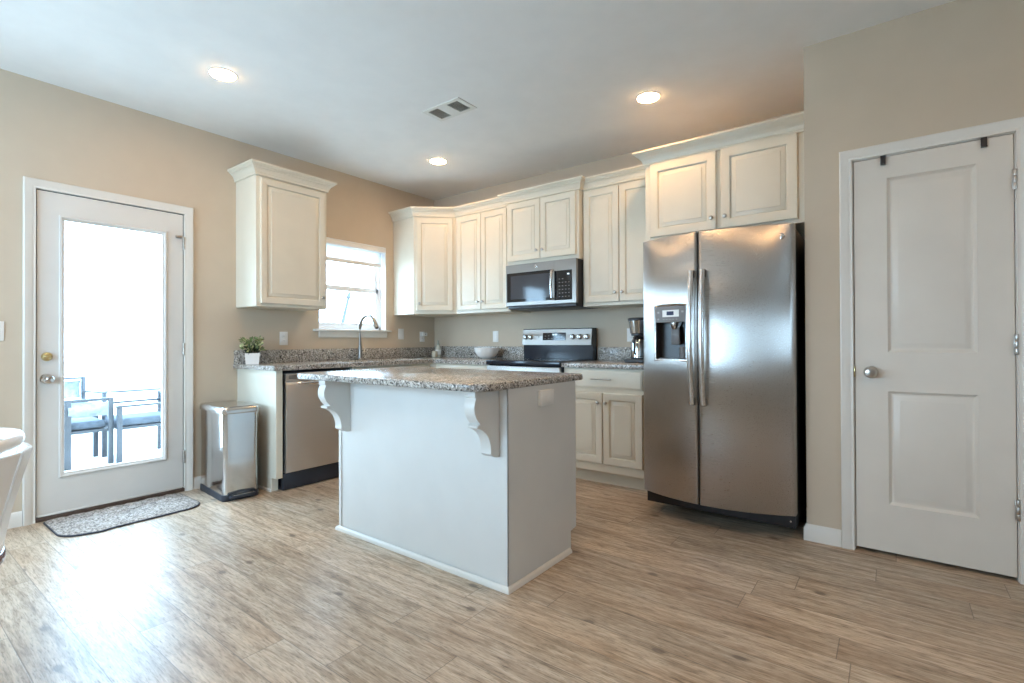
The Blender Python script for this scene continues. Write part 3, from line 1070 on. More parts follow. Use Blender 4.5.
tube(bm, [(0.645, Y0 + 0.10, 0.80), (0.672, Y0 + 0.13, 0.80), (0.678, (Y0 + Y1) / 2, 0.80), (0.672, Y1 - 0.13, 0.80), (0.645, Y1 - 0.10, 0.80)], 0.010, 10)
dw.part('handle', bm, M['handle_steel'], dd)

# ------------------------------------------------------------------ range
rg = Thing('range', 'black and stainless electric range under the microwave', 'stove', (1.718, -0.35, 0))
X0, X1 = 1.337, 2.100
rg.part('body', box(B(), X0, X1, -0.625, -0.03, 0.06, 0.904, 0.004), M['enamel'])
for (fx, fy) in ((X0 + 0.05, -0.56), (X1 - 0.05, -0.56), (X0 + 0.05, -0.09), (X1 - 0.05, -0.09)):
    rg.part('foot', lathe(B(), [(0.02, 0.0), (0.02, 0.01), (0.012, 0.015), (0.012, 0.062)], (fx, fy, 0), 'z', 14), M['black'])
ck = rg.part('cooktop', box(B(), X0 - 0.002, X1 + 0.002, -0.668, -0.09, 0.906, 0.944, 0.006), M['enamel'])
bm = B()
box(bm, X0 + 0.02, X1 - 0.02, -0.645, -0.115, 0.944, 0.9465, 0.001, 1)
gt = rg.part('glass_top', bm, M['black_glass'], ck)
for bx_, by_, br in ((1.55, -0.50, 0.105), (1.90, -0.50, 0.085), (1.55, -0.24, 0.075), (1.90, -0.24, 0.105)):
    bm = B()
    for r in (br, br * 0.62):
        n_ = 40
        va = [bm.verts.new((bx_ + r * math.cos(2 * PI * k / n_), by_ + r * math.sin(2 * PI * k / n_), 0.9469)) for k in range(n_)]
        vb = [bm.verts.new((bx_ + (r - 0.003) * math.cos(2 * PI * k / n_), by_ + (r - 0.003) * math.sin(2 * PI * k / n_), 0.9469)) for k in range(n_)]
        for k in range(n_):
            bm.faces.new((va[k], va[(k + 1) % n_], vb[(k + 1) % n_], vb[k]))
    rg.part('burner_ring', bm, M['grey_plastic'], ck)
dd = rg.part('oven_door', box(B(), X0 + 0.003, X1 - 0.003, -0.662, -0.626, 0.205, 0.895, 0.006), M['steel'])
rg.part('oven_window', box(B(), X0 + 0.10, X1 - 0.10, -0.6635, -0.660, 0.33, 0.70, 0.001, 1), M['black_glass'], dd)
bm = B()
tube(bm, [(X0 + 0.05, -0.712, 0.828), (X1 - 0.05, -0.712, 0.828)], 0.012, 12)
for x in (X0 + 0.08, X1 - 0.08):
    tube(bm, [(x, -0.660, 0.828), (x, -0.712, 0.828)], 0.009, 10)
rg.part('handle', bm, M['handle_steel'], dd)
rg.part('storage_drawer', box(B(), X0 + 0.003, X1 - 0.003, -0.655, -0.626, 0.065, 0.198, 0.006), M['steel'])
# back panel
bm = B()
prism(bm, [(-0.022, 0.90), (-0.092, 0.946), (-0.096, 1.070), (-0.118, 1.072), (-0.100, 1.222), (-0.092, 1.228), (-0.022, 1.228)],
      lambda y, z: Vector((X0 + 0.002, y, z)), lambda y, z: Vector((X1 - 0.002, y, z)))
bp = rg.part('back_panel', bm, M['enamel'])


def yface(z):
    return -0.118 + (z - 1.072) * 0.018 / 0.150


bm = B()
prism(bm, [(yface(1.074), 1.074), (yface(1.074) - 0.004, 1.074), (yface(1.221) - 0.004, 1.221), (yface(1.221), 1.221)],
      lambda y, z: Vector((X0 + 0.004, y, z)), lambda y, z: Vector((X1 - 0.006, y, z)))
fp = rg.part('control_panel', bm, M['steel_dark'], bp)
bm = B()
prism(bm, [(yface(1.118) - 0.003, 1.118), (yface(1.118) - 0.006, 1.118), (yface(1.188) - 0.006, 1.188), (yface(1.188) - 0.003, 1.188)],
      lambda y, z: Vector((1.578, y, z)), lambda y, z: Vector((1.828, y, z)))
rg.part('display', bm, M['black_glass'], bp)
bm = B()
for k in range(4):
    box(bm, 1.686 + k * 0.012 + (0.004 if k > 1 else 0), 1.694 + k * 0.012 + (0.004 if k > 1 else 0), yface(1.17) - 0.0066, yface(1.17) - 0.0058, 1.163, 1.176)
rg.part('clock_digits', bm, M['digits'], bp)
for r in range(2):
    for k in range(6):
        if 1.67 < 1.60 + k * 0.038 < 1.75 and r == 1:
            continue
        zz = 1.130 + r * 0.026
        rg.part('key', box(B(), 1.598 + k * 0.038, 1.613 + k * 0.038, yface(zz) - 0.0066, yface(zz) - 0.0058, zz, zz + 0.006), M['grey_plastic'], bp)
for x in (1.380, 1.442, 1.906, 1.978, 2.050):
    bm = B()
    yk = yface(1.146) - 0.004
    lathe(bm, [(0.0235, 0.0), (0.0235, 0.006), (0.019, 0.009), (0.018, 0.026), (0.016, 0.030), (0.006, 0.031)], (x, yk, 1.148), '-y', 22)
    box(bm, x - 0.0045, x + 0.0045, yk - 0.035, yk - 0.024, 1.132, 1.164, 0.002)
    rg.part('burner_knob', bm, M['handle_steel'], bp)
rg.part('indicator_light', lathe(B(), [(0.006, 0), (0.005, 0.003)], (1.530, yface(1.146) - 0.004, 1.150), '-y', 12), M['black'], bp)

# ------------------------------------------------------------------ microwave
mw = Thing('microwave', 'stainless over the range microwave with a black window', 'microwave', (1.762, -0.2, 1.410))
X0, X1, ZB, ZT = 1.395, 2.130, 1.412, 1.802
mw.part('body', box(B(), X0, X1, -0.415, -0.003, ZB, ZT, 0.003), M['black'])
XD = 1.918
bm = B()
for a in ((X0, XD, 1.728, ZT), (X0, XD, ZB + 0.02, 1.463), (X0, X0 + 0.010, 1.463, 1.728), (1.896, XD, 1.463, 1.728)):
    box(bm, a[0], a[1], -0.448, -0.416, a[2], a[3])
dd = mw.part('door', bm, M['steel_dark'])
mw.part('window', box(B(), X0 + 0.010, 1.896, -0.444, -0.418, 1.463, 1.728), M['black_glass'], dd)
bm = B()
x0, x1, z0, z1 = X0 + 0.052, 1.866, 1.490, 1.700
mw.part('window_screen', box(B(), x0, x1, -0.4450, -0.4435, z0, z1), plain('window_tint', (0.05, 0.055, 0.065), 0.08, 0, 0.1), dd)
bm = B()
tube(bm, [(1.908, -0.448, 1.470), (1.908, -0.480, 1.485), (1.908, -0.488, 1.595), (1.908, -0.480, 1.705), (1.908, -0.448, 1.722)], 0.011, 12)
mw.part('handle', bm, M['handle_steel'], dd)
bm = B()
for a in ((XD + 0.001, X1 + 0.002, 1.710, ZT), (XD + 0.001, X1 + 0.002, ZB + 0.02, 1.458), (2.094, X1 + 0.002, 1.458, 1.710)):
    box(bm, a[0], a[1], -0.448, -0.416, a[2], a[3])
cp = mw.part('control_frame', bm, M['steel_dark'])
mw.part('control_panel', box(B(), XD + 0.001, 2.094, -0.4465, -0.418, 1.458, 1.710), M['black_glass'], cp)
bm = B()
box(bm, 2.046, 2.066, -0.4475, -0.4464, 1.672, 1.682)
mw.part('clock_display', bm, M['digits'], cp)
for r in range(6):
    for k in range(4):
        if r == 5 and k > 1:
            continue
        mw.part('key', box(B(), 1.962 + k * 0.031, 1.976 + k * 0.031, -0.4472, -0.4464, 1.485 + r * 0.030, 1.491 + r * 0.030), M['grey_plastic'], cp)
mw.part('bottom_grille', box(B(), X0 + 0.02, X1 - 0.005, -0.440, -0.03, ZB - 0.012, ZB + 0.019, 0.004), M['black'])


def badge(t, x, y, z, r, parent):
    """round metal badge with a ring and a flowing monogram"""
    bm = B()
    lathe(bm, [(r, 0.0), (r, 0.0012), (r * 0.9, 0.0020)], (x, y, z), '-y', 28)
    b = t.part('badge', bm, M['steel_plain'], parent if parent.parent is None or parent.parent.parent is None else parent.parent)
    bm = B()
    ring = [(x + r * 0.86 * math.cos(a), y - 0.0021, z + r * 0.86 * math.sin(a)) for a in [2 * PI * k / 24 for k in range(25)]]
    tube(bm, ring, r * 0.055, 6)
    for sgn in (-1, 1):
        pts = []
        for k in range(19):
            a = 2 * PI * (0.12 + 0.76 * k / 18)
            pts.append((x + sgn * r * 0.28 + r * 0.30 * math.cos(a if sgn < 0 else a), y - 0.0021, z + r * 0.42 * math.sin(a)))
        tube(bm, pts, r * 0.06, 6)
    tube(bm, [(x - r * 0.3, y - 0.0021, z - r * 0.05), (x + r * 0.5, y - 0.0021, z + r * 0.02)], r * 0.05, 6)
    return t.part('badge_mark', bm, M['grey_plastic'], parent)


badge(mw, 1.725, -0.448, 1.768, 0.017, dd)

# ------------------------------------------------------------------ refrigerator
fr = Thing('refrigerator', 'stainless side by side refrigerator with a water dispenser', 'refrigerator', (3.375, -0.5, 0))
FX0, FX1, FZ0, FZ1 = 2.938, 3.803, 0.147, 1.752
FXM = 3.318
fr.part('body', box(B(), FX0 + 0.004, FX1 - 0.004, -0.925, -0.04, 0.070, 1.735, 0.006), M['black'])


def bow(x):
    u = (x - (FX0 + FX1) / 2) / ((FX1 - FX0) / 2)
    return -0.993 - 0.112 * max(0.0, 1 - abs(u) ** 2.1)


def fridge_door(x0, x1, hole=None):
    """bowed door, optional rectangular hole through the front skin"""
    xs = [x0 + (x1 - x0) * k / 24 for k in range(25)]
    if hole:
        xs = sorted(set([x for x in xs if min(abs(x - hole[0]), abs(x - hole[1])) > 0.004] + [hole[0], hole[1]]))
    zs = [FZ0, FZ0 + 0.004, FZ0 + 0.010] + ([hole[2], hole[3]] if hole else [0.9]) + [FZ1 - 0.010, FZ1 - 0.004, FZ1]
    bm = B()
    def yy(x, z):
        e = 0.0
        for d in (z - FZ0, FZ1 - z):
            if d < 0.010:
                e = max(e, 0.010 - math.sqrt(max(0, 0.010 ** 2 - (0.010 - d) ** 2)))
        for d in (x - x0, x1 - x):
            if d < 0.012:
                e = max(e, 0.010 * (1 - d / 0.012) ** 2)
        return bow(x) + e
    xs = sorted(set(xs + [x0 + 0.003, x0 + 0.012, x1 - 0.003, x1 - 0.012]))
    G = [[bm.verts.new((x, yy(x, z), z)) for z in zs] for x in xs]
    for i in range(len(xs) - 1):
        for j in range(len(zs) - 1):
            if hole and hole[0] - 1e-6 <= xs[i] and xs[i + 1] <= hole[1] + 1e-6 and abs(zs[j] - hole[2]) < 1e-6:
                continue
            bm.faces.new((G[i][j], G[i + 1][j], G[i + 1][j + 1], G[i][j + 1]))
    yb = -0.930
    Bk = [[bm.verts.new((x, yb, z)) for z in (FZ0, FZ1)] for x in (x0, x1)]
    # sides, top, bottom
    bm.faces.new([G[0][j] for j in range(len(zs))] + [Bk[0][1], Bk[0][0]])
    bm.faces.new([G[-1][j] for j in reversed(range(len(zs)))] + [Bk[1][0], Bk[1][1]])
    bm.faces.new([G[i][-1] for i in range(len(xs))] + [Bk[1][1], Bk[0][1]])
    bm.faces.new([G[i][0] for i in reversed(range(len(xs)))] + [Bk[0][0], Bk[1][0]])
    bm.faces.new((Bk[0][0], Bk[0][1], Bk[1][1], Bk[1][0]))
    return bm


DH = (3.040, 3.252, 0.992, 1.318)
ld = fr.part('door', fridge_door(FX0, FXM - 0.006, DH), M['steel'], label='narrow left freezer door with dispenser')
rd = fr.part('door', fridge_door(FXM + 0.006, FX1), M['steel'], label='wide right refrigerator door')
for px_, par in ((FXM - 0.030, ld), (FXM + 0.036, rd)):
    bm = B()
    y0 = bow(px_)
    pts, rr = [], []
    for k in range(15):
        s = k / 14
        z = 0.735 + s * 0.785
        off = 0.026 + 0.030 * math.sin(PI * s)
        pts.append((px_, y0 - off, z))
        rr.append(0.011)
    tube(bm, pts, rr, 14, 1.55, (0, -1, 0))
    hd = fr.part('handle', bm, M['handle_steel'], par)
    for z in (0.752, 1.500):
        fr.part('handle_mount', box(B(), px_ - 0.012, px_ + 0.014, y0 - 0.026, y0 + 0.004, z - 0.022, z + 0.022, 0.003), M['black'], par)
fr.part('dark_gap_filler', box(B(), FXM - 0.0062, FXM + 0.0062, -1.060, -0.926, FZ0 + 0.003, FZ1 - 0.004), M['black'])  # black strip added between the doors so the gap stays dark
# dispenser
bm = B()
x0, x1, z0, z1 = DH
yb = -0.955
v = []
for x in (x0, x1):
    for z in (z0, z1):
        v.append((bm.verts.new((x, bow(x) - 0.001, z)), bm.verts.new((x, yb, z))))
(a0, b0), (a1, b1), (a2, b2), (a3, b3) = v
for f in ((a0, a1, b1, b0), (a2, b2, b3, a3), (a0, b0, b2, a2), (a1, a3, b3, b1), (b0, b1, b3, b2)):
    bm.faces.new(f)
dp = fr.part('dispenser_recess', bm, M['dark_grey'], ld)
xs = [x0 + (x1 - x0) * k / 8 for k in range(9)]
bm = B()
# bezel frame around the opening
fw2 = 0.010
zt_arch = lambda x: z1 + 0.006 * (1 - ((x - (x0 + x1) / 2) / ((x1 - x0) / 2)) ** 2)
path = [(x0, z0), (x1, z0)] + [(x, zt_arch(x)) for x in reversed(xs)]
molding(bm, path, [(-0.004, 0.0), (-0.004, 0.003), (0.004, 0.007), (0.009, 0.004), (0.011, 0.0)], lambda x, z, b: Vector((x, bow(x) - b, z)), closed=True)
fr.part('dispenser_bezel', bm, M['handle_steel'], ld)
bm = B()
zs_ = [1.222, 1.232, 1.31, z1 + 0.002]
G = [[bm.verts.new((x, bow(x) - 0.0035, z)) for z in zs_] for x in xs]
Gb = [[bm.verts.new((x, bow(x) + 0.03, z)) for z in (zs_[0], zs_[-1])] for x in xs]
for i in range(8):
    for j in range(3):
        bm.faces.new((G[i][j], G[i + 1][j], G[i + 1][j + 1], G[i][j + 1]))
    bm.faces.new((G[i][0], Gb[i][0], Gb[i + 1][0], G[i + 1][0]))
fr.part('dispenser_panel', bm, M['grey_plastic'], ld)
def ybow_box(bm, xa, xb, za, zb, o):
    n_ = 4
    A = [(xa + (xb - xa) * k / n_) for k in range(n_ + 1)]
    F = [[bm.verts.new((x, bow(x) - o, z)) for z in (za, zb)] for x in A]
    for k in range(n_):
        bm.faces.new((F[k][0], F[k + 1][0], F[k + 1][1], F[k][1]))
    return bm
fr.part('display_frame', ybow_box(B(), 3.094, 3.206, 1.254, 1.296, 0.0045), M['white_plastic'], ld)
fr.part('display', ybow_box(B(), 3.124, 3.172, 1.264, 1.288, 0.0052), M['lcd'], ld)
for xa, xb, za, zb in [(3.058, 3.072, 1.278, 1.289), (3.222, 3.236, 1.278, 1.289), (3.058, 3.069, 1.236, 1.246)] + [(3.098 + k * 0.022, 3.108 + k * 0.022, 1.237, 1.241) for k in range(5)]:
    fr.part('dispenser_button', ybow_box(B(), xa, xb, za, zb, 0.0048), M['button_grey'], ld)
bm = B()
lathe(bm, [(0.024, 1.224), (0.024, 1.205), (0.020, 1.195), (0.017, 1.18)][::-1], (3.150, -1.005, 0), 'z', 18)
fr.part('water_spout', bm, M['handle_steel'], ld)
bm = B()
box(bm, 3.128, 3.182, -1.012, -0.985, 1.085, 1.190, 0.006)
prism(bm, [(3.128, 1.190), (3.182, 1.190), (3.196, 1.222), (3.114, 1.222)], lambda x, z: Vector((x, -1.010, z)), lambda x, z: Vector((x, -0.980, z)))
fr.part('ice_paddle', bm, M['grey_plastic'], ld)
bm = B()
lathe(bm, [(0.022, 1.000), (0.025, 1.06), (0.027, 1.072)], (3.205, -1.010, 0), 'z', 18)
fr.part('drip_cup', bm, M['grey_plastic'], ld)
bm = B()
prism(bm, [(3.190, 1.222), (3.240, 1.222), (3.240, 1.07), (3.222, 1.10)], lambda x, z: Vector((x, -0.99, z)), lambda x, z: Vector((x, -0.975, z)))
fr.part('side_shield', bm, M['black'], ld)
bm = B()
box(bm, x0 + 0.004, x1 - 0.004, yb - 0.06, yb, z0 + 0.001, z0 + 0.008)
fr.part('drip_tray', bm, M['grey_plastic'], ld)
fr.part('base_grille', box(B(), FX0 + 0.006, FX1 - 0.006, -0.952, -0.926, 0.066, 0.140, 0.005), M['black'])
for fx in (FX0 + 0.05, FX1 - 0.06):
    fr.part('roller_foot', lathe(B(), [(0.022, 0), (0.022, 0.02), (0.012, 0.03), (0.012, 0.075)], (fx, -0.66, 0), 'z', 14), M['black'])
fr.part('hinge_cover', box(B(), FX0 + 0.02, FX0 + 0.12, -0.96, -0.80, 1.735, 1.760, 0.006), M['black'])
fr.part('hinge_cover', box(B(), FX1 - 0.12, FX1 - 0.02, -0.96, -0.80, 1.735, 1.760, 0.006), M['black'])
badge(fr, 3.748, bow(3.748) - 0.001, 1.678, 0.017, rd)
fr.part('bolt', lathe(B(), [(0.006, 0), (0.005, 0.004)], (FX1 - 0.03, -0.952, 0.105), '-y', 12), M['chrome'])

# ------------------------------------------------------------------ ceiling lights and vent
for (x, y, lb) in ((0.984, -2.728, 'round recessed ceiling light nearest the glass door'), (0.957, -0.880, 'round recessed ceiling light above the corner by the sink window'),
                   (2.932, -0.868, 'round recessed ceiling light in front of the fridge cabinet'), (2.95, -2.728, 'round recessed ceiling light above the near end of the kitchen island'), (4.95, -2.728, 'round recessed ceiling light in front of the pantry door'),
                   (1.6, -4.7, 'added unseen recessed ceiling light above the white dining chair')):  # last lamp is added out of view for fridge reflections and left side fill
    t = Thing('ceiling_light', lb, 'ceiling light', (x, y, H), 0, 'recessed ceiling lights')
    bm = B()
    molding(bm, [(x + 0.073 * math.cos(-2 * PI * k / 40), y + 0.073 * math.sin(-2 * PI * k / 40)) for k in range(40)],
            [(0, H - 0.006), (0.004, H - 0.007), (0.018, H - 0.003), (0.020, H), (0, H)], lambda a, b, c: Vector((a, b, c)), closed=True)
    t.part('trim_ring', bm, M['vent'])
    t.part('diffuser', lathe(B(), [(0.072, H - 0.001), (0.072, H - 0.006), (0.066, H - 0.0095), (0.045, H - 0.012), (0.01, H - 0.013)], (x, y, 0), 'z', 40), M['lamp'])

vt = Thing('ceiling_vent', 'white rectangular air vent in the ceiling', 'vent', (1.745, -1.548, H))
vx0, vx1, vy0, vy1 = 1.570, 1.922, -1.645, -1.452
bm = B()
# flange around two louvre openings
o1, o2 = (1.605, 1.700), (1.790, 1.885)
for a in ((vx0, o1[0], vy0, vy1), (o1[1], o2[0], vy0, vy1), (o2[1], vx1, vy0, vy1)):
    box(bm, a[0], a[1], a[2], a[3], H - 0.006, H)
for o in (o1, o2):
    box(bm, o[0], o[1], vy0, vy0 + 0.028, H - 0.006, H)
    box(bm, o[0], o[1], vy1 - 0.028, vy1, H - 0.006, H)
vt.part('frame', bm, M['vent'])
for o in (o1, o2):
    vt.part('duct_shade_sheet', box(B(), o[0], o[1], vy0 + 0.028, vy1 - 0.028, H - 0.0012, H), M['vent_dark'])  # flat dark sheet painted as the shade inside the duct, ceiling is uncut
    for k in range(8):
        xs_ = o[0] + 0.008 + k * 0.0113
        bm = B()
        prism(bm, [(xs_, H - 0.0015), (xs_ + 0.0012, H - 0.0015), (xs_ + 0.0072, H - 0.008), (xs_ + 0.006, H - 0.008)],
              lambda a, b: Vector((a, vy0 + 0.028, b)), lambda a, b: Vector((a, vy1 - 0.028, b)))
        vt.part('louvre', bm, M['vent'])
bm = B()
tube(bm, [(1.893, -1.50, H - 0.006), (1.893, -1.50, H - 0.02), (1.900, -1.515, H - 0.022)], 0.002, 6)
vt.part('damper_lever', bm, M['vent'])

# ------------------------------------------------------------------ wall plates


def plate(name, label, cat, c, axis, kind, gang=1, group='white wall plates'):
    """axis 'x': on the left wall facing +x; 'y': on the back wall facing -y"""
    wv = 0.07 + (gang - 1) * 0.046
    t = Thing(name, label, cat, c, PI / 2 if axis == 'x' else 0, group, local=True)
    cz = c[2]
    bm = B()
    box(bm, -wv / 2 - 0.002, wv / 2 + 0.002, -0.006, -0.0005, cz - 0.058, cz + 0.058, 0.002)
    t.part('cover_plate', bm, M['white_plastic'])
    for gi in range(gang):
        xc = (gi - (gang - 1) / 2) * 0.046
        if kind == 'duplex':
            for s in (-0.020, 0.020):
                so_ = t.part('socket', box(B(), xc - 0.0165, xc + 0.0165, -0.0085, -0.005, cz + s - 0.014, cz + s + 0.014, 0.003), M['white_plastic'])
                bm = B()
                for q in (-0.006, 0.006):
                    box(bm, xc + q - 0.001, xc + q + 0.001, -0.0089, -0.0083, cz + s - 0.004, cz + s + 0.005)
                t.part('slot', bm, M['grey_plastic'], so_)
        elif kind == 'rocker':
            bm = B()
            prism(bm, [(-0.005, cz - 0.033), (-0.0105, cz - 0.033), (-0.0075, cz), (-0.0085, cz + 0.033), (-0.005, cz + 0.033)],
                  lambda y, z: Vector((xc - 0.0165, y, z)), lambda y, z: Vector((xc + 0.0165, y, z)))
            t.part('rocker', bm, M['white_plastic'])
        else:
            t.part('toggle', box(B(), xc - 0.005, xc + 0.005, -0.018, -0.005, cz - 0.004, cz + 0.012, 0.002), M['white_plastic'])
    return t


plate('wall_outlet', 'white duplex outlet above the counter beside the potted plant', 'outlet', (0, -1.812, 1.142), 'x', 'duplex')
plate('light_switch', 'white rocker switch plate just right of the sink window', 'switch', (0, -0.500, 1.192), 'x', 'rocker')
plate('wall_outlet', 'white outlet near the corner with a plug in it', 'outlet', (0, -0.195, 1.165), 'x', 'duplex')
plate('wall_outlet', 'white outlet plate on the back wall above the white bowl', 'outlet', (0.912, 0, 1.160), 'y', 'rocker')
plate('wall_outlet', 'white outlet partly hidden behind the coffee maker', 'outlet', (2.420, 0, 1.160), 'y', 'duplex')
plate('light_switch', 'white switch plate left of the glass door cut off by the photo edge', 'switch', (0, -3.600, 1.182), 'x', 'toggle', 2)
pl = Thing('plug_adapter', 'small white plug adapter in the outlet near the corner', 'adapter', (0, -0.190, 1.150))
bm = B()
box(bm, 0.0095, 0.045, -0.218, -0.150, 1.172, 1.212, 0.006)
pl.part('housing', bm, M['white_plastic'])
pl.part('button', box(B(), 0.045, 0.047, -0.190, -0.178, 1.186, 1.198, 0.001), M['grey_plastic'])

# ------------------------------------------------------------------ things on the counters
pt = Thing('potted_plant', 'small green plant in a square white pot at the counter end', 'plant', (0.15, -2.152, CT1))
bm = B()
cx, cy_ = 0.150, -2.152
rings = []
for h, s in ((0.0005, 0.046), (0.086, 0.053), (0.088, 0.0515), (0.074, 0.049)):
    rings.append([bm.verts.new((cx + (a * 0.901 + b * 0.434) * s, cy_ + (b * 0.901 - a * 0.434) * s, CT1 + h)) for a, b in ((-1, -1), (1, -1), (1, 1), (-1, 1))])
for a, b in zip(rings, rings[1:]):
    for i in range(4):
        bm.faces.new((a[i], a[(i + 1) % 4], b[(i + 1) % 4], b[i]))
bm.faces.new(list(reversed(rings[0])))
bm.faces.new(rings[-1])
pt.part('pot', bm, M['ceramic'])


def leaf(bm, base, tip, wd, side):
    base, tip = Vector(base), Vector(tip)
    m = base.lerp(tip, 0.55) + Vector((0, 0, 0.004))
    s = Vector(side).normalized() * wd
    v = [bm.verts.new(p) for p in (base, m + s, tip, m - s, m + Vector((0, 0, -0.003)))]
    bm.faces.new((v[0], v[1], v[4]))
    bm.faces.new((v[1], v[2], v[4]))
    bm.faces.new((v[2], v[3], v[4]))
    bm.faces.new((v[3], v[0], v[4]))


rnd = random.Random(3)


def foliage(n, r0, r1, h0, h1, ln, wd):
    bm = B()
    for k in range(n):
        a = rnd.uniform(0, 2 * PI)
        r = rnd.uniform(r0, r1)
        h = rnd.uniform(h0, h1)
        b = Vector((cx + r * math.cos(a), cy_ + r * math.sin(a), CT1 + h))
        d = Vector((math.cos(a) * rnd.uniform(0.3, 1), math.sin(a) * rnd.uniform(0.3, 1), rnd.uniform(-0.1, 1.0))).normalized()
        l = ln * rnd.uniform(0.7, 1.3)
        leaf(bm, b, b + d * l, wd * rnd.uniform(0.7, 1.2), d.cross(Vector((rnd.uniform(-1, 1), rnd.uniform(-1, 1), rnd.uniform(-1, 1)))))
    return bm


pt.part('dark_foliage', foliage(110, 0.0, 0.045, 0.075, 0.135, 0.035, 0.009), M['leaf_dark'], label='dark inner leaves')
pt.part('foliage', foliage(130, 0.01, 0.066, 0.090, 0.205, 0.042, 0.008), M['leaf'], label='green outer leaves')
pt.part('pale_leaves', foliage(60, 0.03, 0.070, 0.10, 0.20, 0.030, 0.010), M['leaf_pale'], label='pale yellow green leaf clusters')
bm = B()
for k in range(14):
    a = 2 * PI * k / 14
    r = 0.012 + 0.025 * ((k * 7) % 5) / 5
    tube(bm, [(cx + 0.3 * r * math.cos(a), cy_ + 0.3 * r * math.sin(a), CT1 + 0.07), (cx + r * math.cos(a), cy_ + r * math.sin(a), CT1 + 0.13),
              (cx + 1.6 * r * math.cos(a), cy_ + 1.6 * r * math.sin(a), CT1 + 0.185)], 0.0013, 5)
pt.part('stem', bm, M['leaf_dark'])

fc = Thing('faucet', 'brushed nickel gooseneck faucet in front of the sink window', 'faucet', (0.092, -1.089, CT1))
bm = B()
lathe(bm, [(0.030, 0.0), (0.031, 0.004), (0.027, 0.010), (0.022, 0.016), (0.020, 0.10), (0.017, 0.13)], (0.092, -1.089, CT1), 'z', 24)
fc.part('base', bm, M['faucet_nickel'])
bm = B()
pts = [(0.092, -1.089, CT1 + 0.12), (0.092, -1.089, 1.26)]
ctr, rad = Vector((0.210, -1.089, 1.245)), 0.118
for k in range(0, 13):
    a = PI - k * (PI * 0.86) / 12
    pts.append((ctr.x + rad * math.cos(a), -1.089, ctr.z + rad * math.sin(a)))
tube(bm, pts, 0.0155, 14)
fc.part('spout', bm, M['faucet_nickel'])
e = Vector(pts[-1])
dr = (e - Vector(pts[-2])).normalized()
bm = B()
tube(bm, [e - dr * 0.05, e - dr * 0.03, e + dr * 0.045, e + dr * 0.062], [0.0160, 0.018, 0.021, 0.020], 16)
fc.part('spray_head', bm, M['faucet_nickel'])
tube_ = B()
tube(tube_, [e + dr * 0.061, e + dr * 0.069], [0.016, 0.015], 14)
fc.part('nozzle', tube_, M['black'])
bm = B()
tube(bm, [(0.092, -1.072, 1.005), (0.092, -1.040, 1.008)], 0.011, 12)
tube(bm, [(0.092, -1.044, 1.008), (0.088, -1.032, 1.04), (0.080, -1.026, 1.085)], [0.007, 0.006, 0.005], 10)
fc.part('lever_handle', bm, M['nickel'])

sb = Thing('soap_bottle', 'small pale green soap bottle in the counter corner', 'bottle', (0.190, -0.130, CT1))
gb = plain('bottle_plastic', (0.60, 0.60, 0.50), 0.25, 0, 0.08)
sb.part('bottle', lathe(B(), [(0.028, 0.0005), (0.031, 0.006), (0.031, 0.095), (0.024, 0.118), (0.013, 0.130), (0.013, 0.140)], (0.190, -0.130, CT1), 'z', 20), gb)
sb.part('label_band', lathe(B(), [(0.0314, 0.03), (0.0314, 0.085)], (0.190, -0.130, CT1), 'z', 20), M['white_plastic'])
bm = B()
lathe(bm, [(0.014, 0.139), (0.014, 0.154), (0.006, 0.158), (0.006, 0.176), (0.010, 0.178), (0.010, 0.186)], (0.190, -0.130, CT1), 'z', 16)
tube(bm, [(0.190, -0.130, CT1 + 0.182), (0.215, -0.150, CT1 + 0.182), (0.222, -0.156, CT1 + 0.174)], 0.0045, 8)
sb.part('pump', bm, plain('pump_plastic', (0.42, 0.43, 0.36), 0.35))
single('sponge_holder', box(B(), 0.175, 0.222, -0.215, -0.168, CT1 + 0.0005, CT1 + 0.072, 0.010, 3), plain('cream_plastic', (0.68, 0.62, 0.48), 0.4),
       'small cream holder beside the soap bottle in the corner', 'holder', (0.20, -0.19, CT1))

bx_, by_ = 0.940, -0.185
BS = 0.84
bm = B()
lathe(bm, [(r * BS, z) for r, z in [(0.055, 0.0005), (0.058, 0.004), (0.088, 0.012), (0.118, 0.034), (0.142, 0.070), (0.152, 0.108), (0.149, 0.110), (0.138, 0.072), (0.112, 0.036), (0.08, 0.018), (0.02, 0.014)]],
      (bx_, by_, CT1), 'z', 48)
single('bowl', bm, M['ceramic'], 'white ceramic bowl on the counter left of the stove', 'bowl', (bx_, by_, CT1))

cm = Thing('coffee_maker', 'black and steel coffee maker on the counter beside the fridge', 'coffee maker', (2.60, -0.26, CT1))
X0, X1 = 2.525, 2.690
cm.part('base', slab(B(), rounded(X0 - 0.008, X1 + 0.01, -0.375, -0.115, (0.03,) * 4), CT1 + 0.0005, CT1 + 0.028, 0.004), M['black'])
cm.part('column', slab(B(), rounded(X0 + 0.006, X1 - 0.006, -0.205, -0.120, (0.02,) * 4), CT1 + 0.028, CT1 + 0.250, 0.004), M['black'])
bm = B()
n_ = 32
ccx, ccy = (X0 + X1) / 2, -0.270
lathe(bm, [(0.066, 0.232), (0.070, 0.236), (0.086, 0.336)], (ccx, ccy, CT1), 'z', n_)
cm.part('brew_basket', bm, M['chrome'])
cm.part('lid', lathe(B(), [(0.089, 0.335), (0.090, 0.350), (0.080, 0.358), (0.02, 0.360)], (ccx, ccy, CT1), 'z', n_), M['black'])
cm.part('basket_collar', lathe(B(), [(0.058, 0.214), (0.064, 0.218), (0.064, 0.234)], (ccx, ccy, CT1), 'z', n_), M['black'])
ca = cm.part('carafe', lathe(B(), [(0.060, 0.029), (0.066, 0.034), (0.067, 0.150), (0.058, 0.180), (0.048, 0.190)], (ccx, ccy, CT1), 'z', n_), M['chrome'])
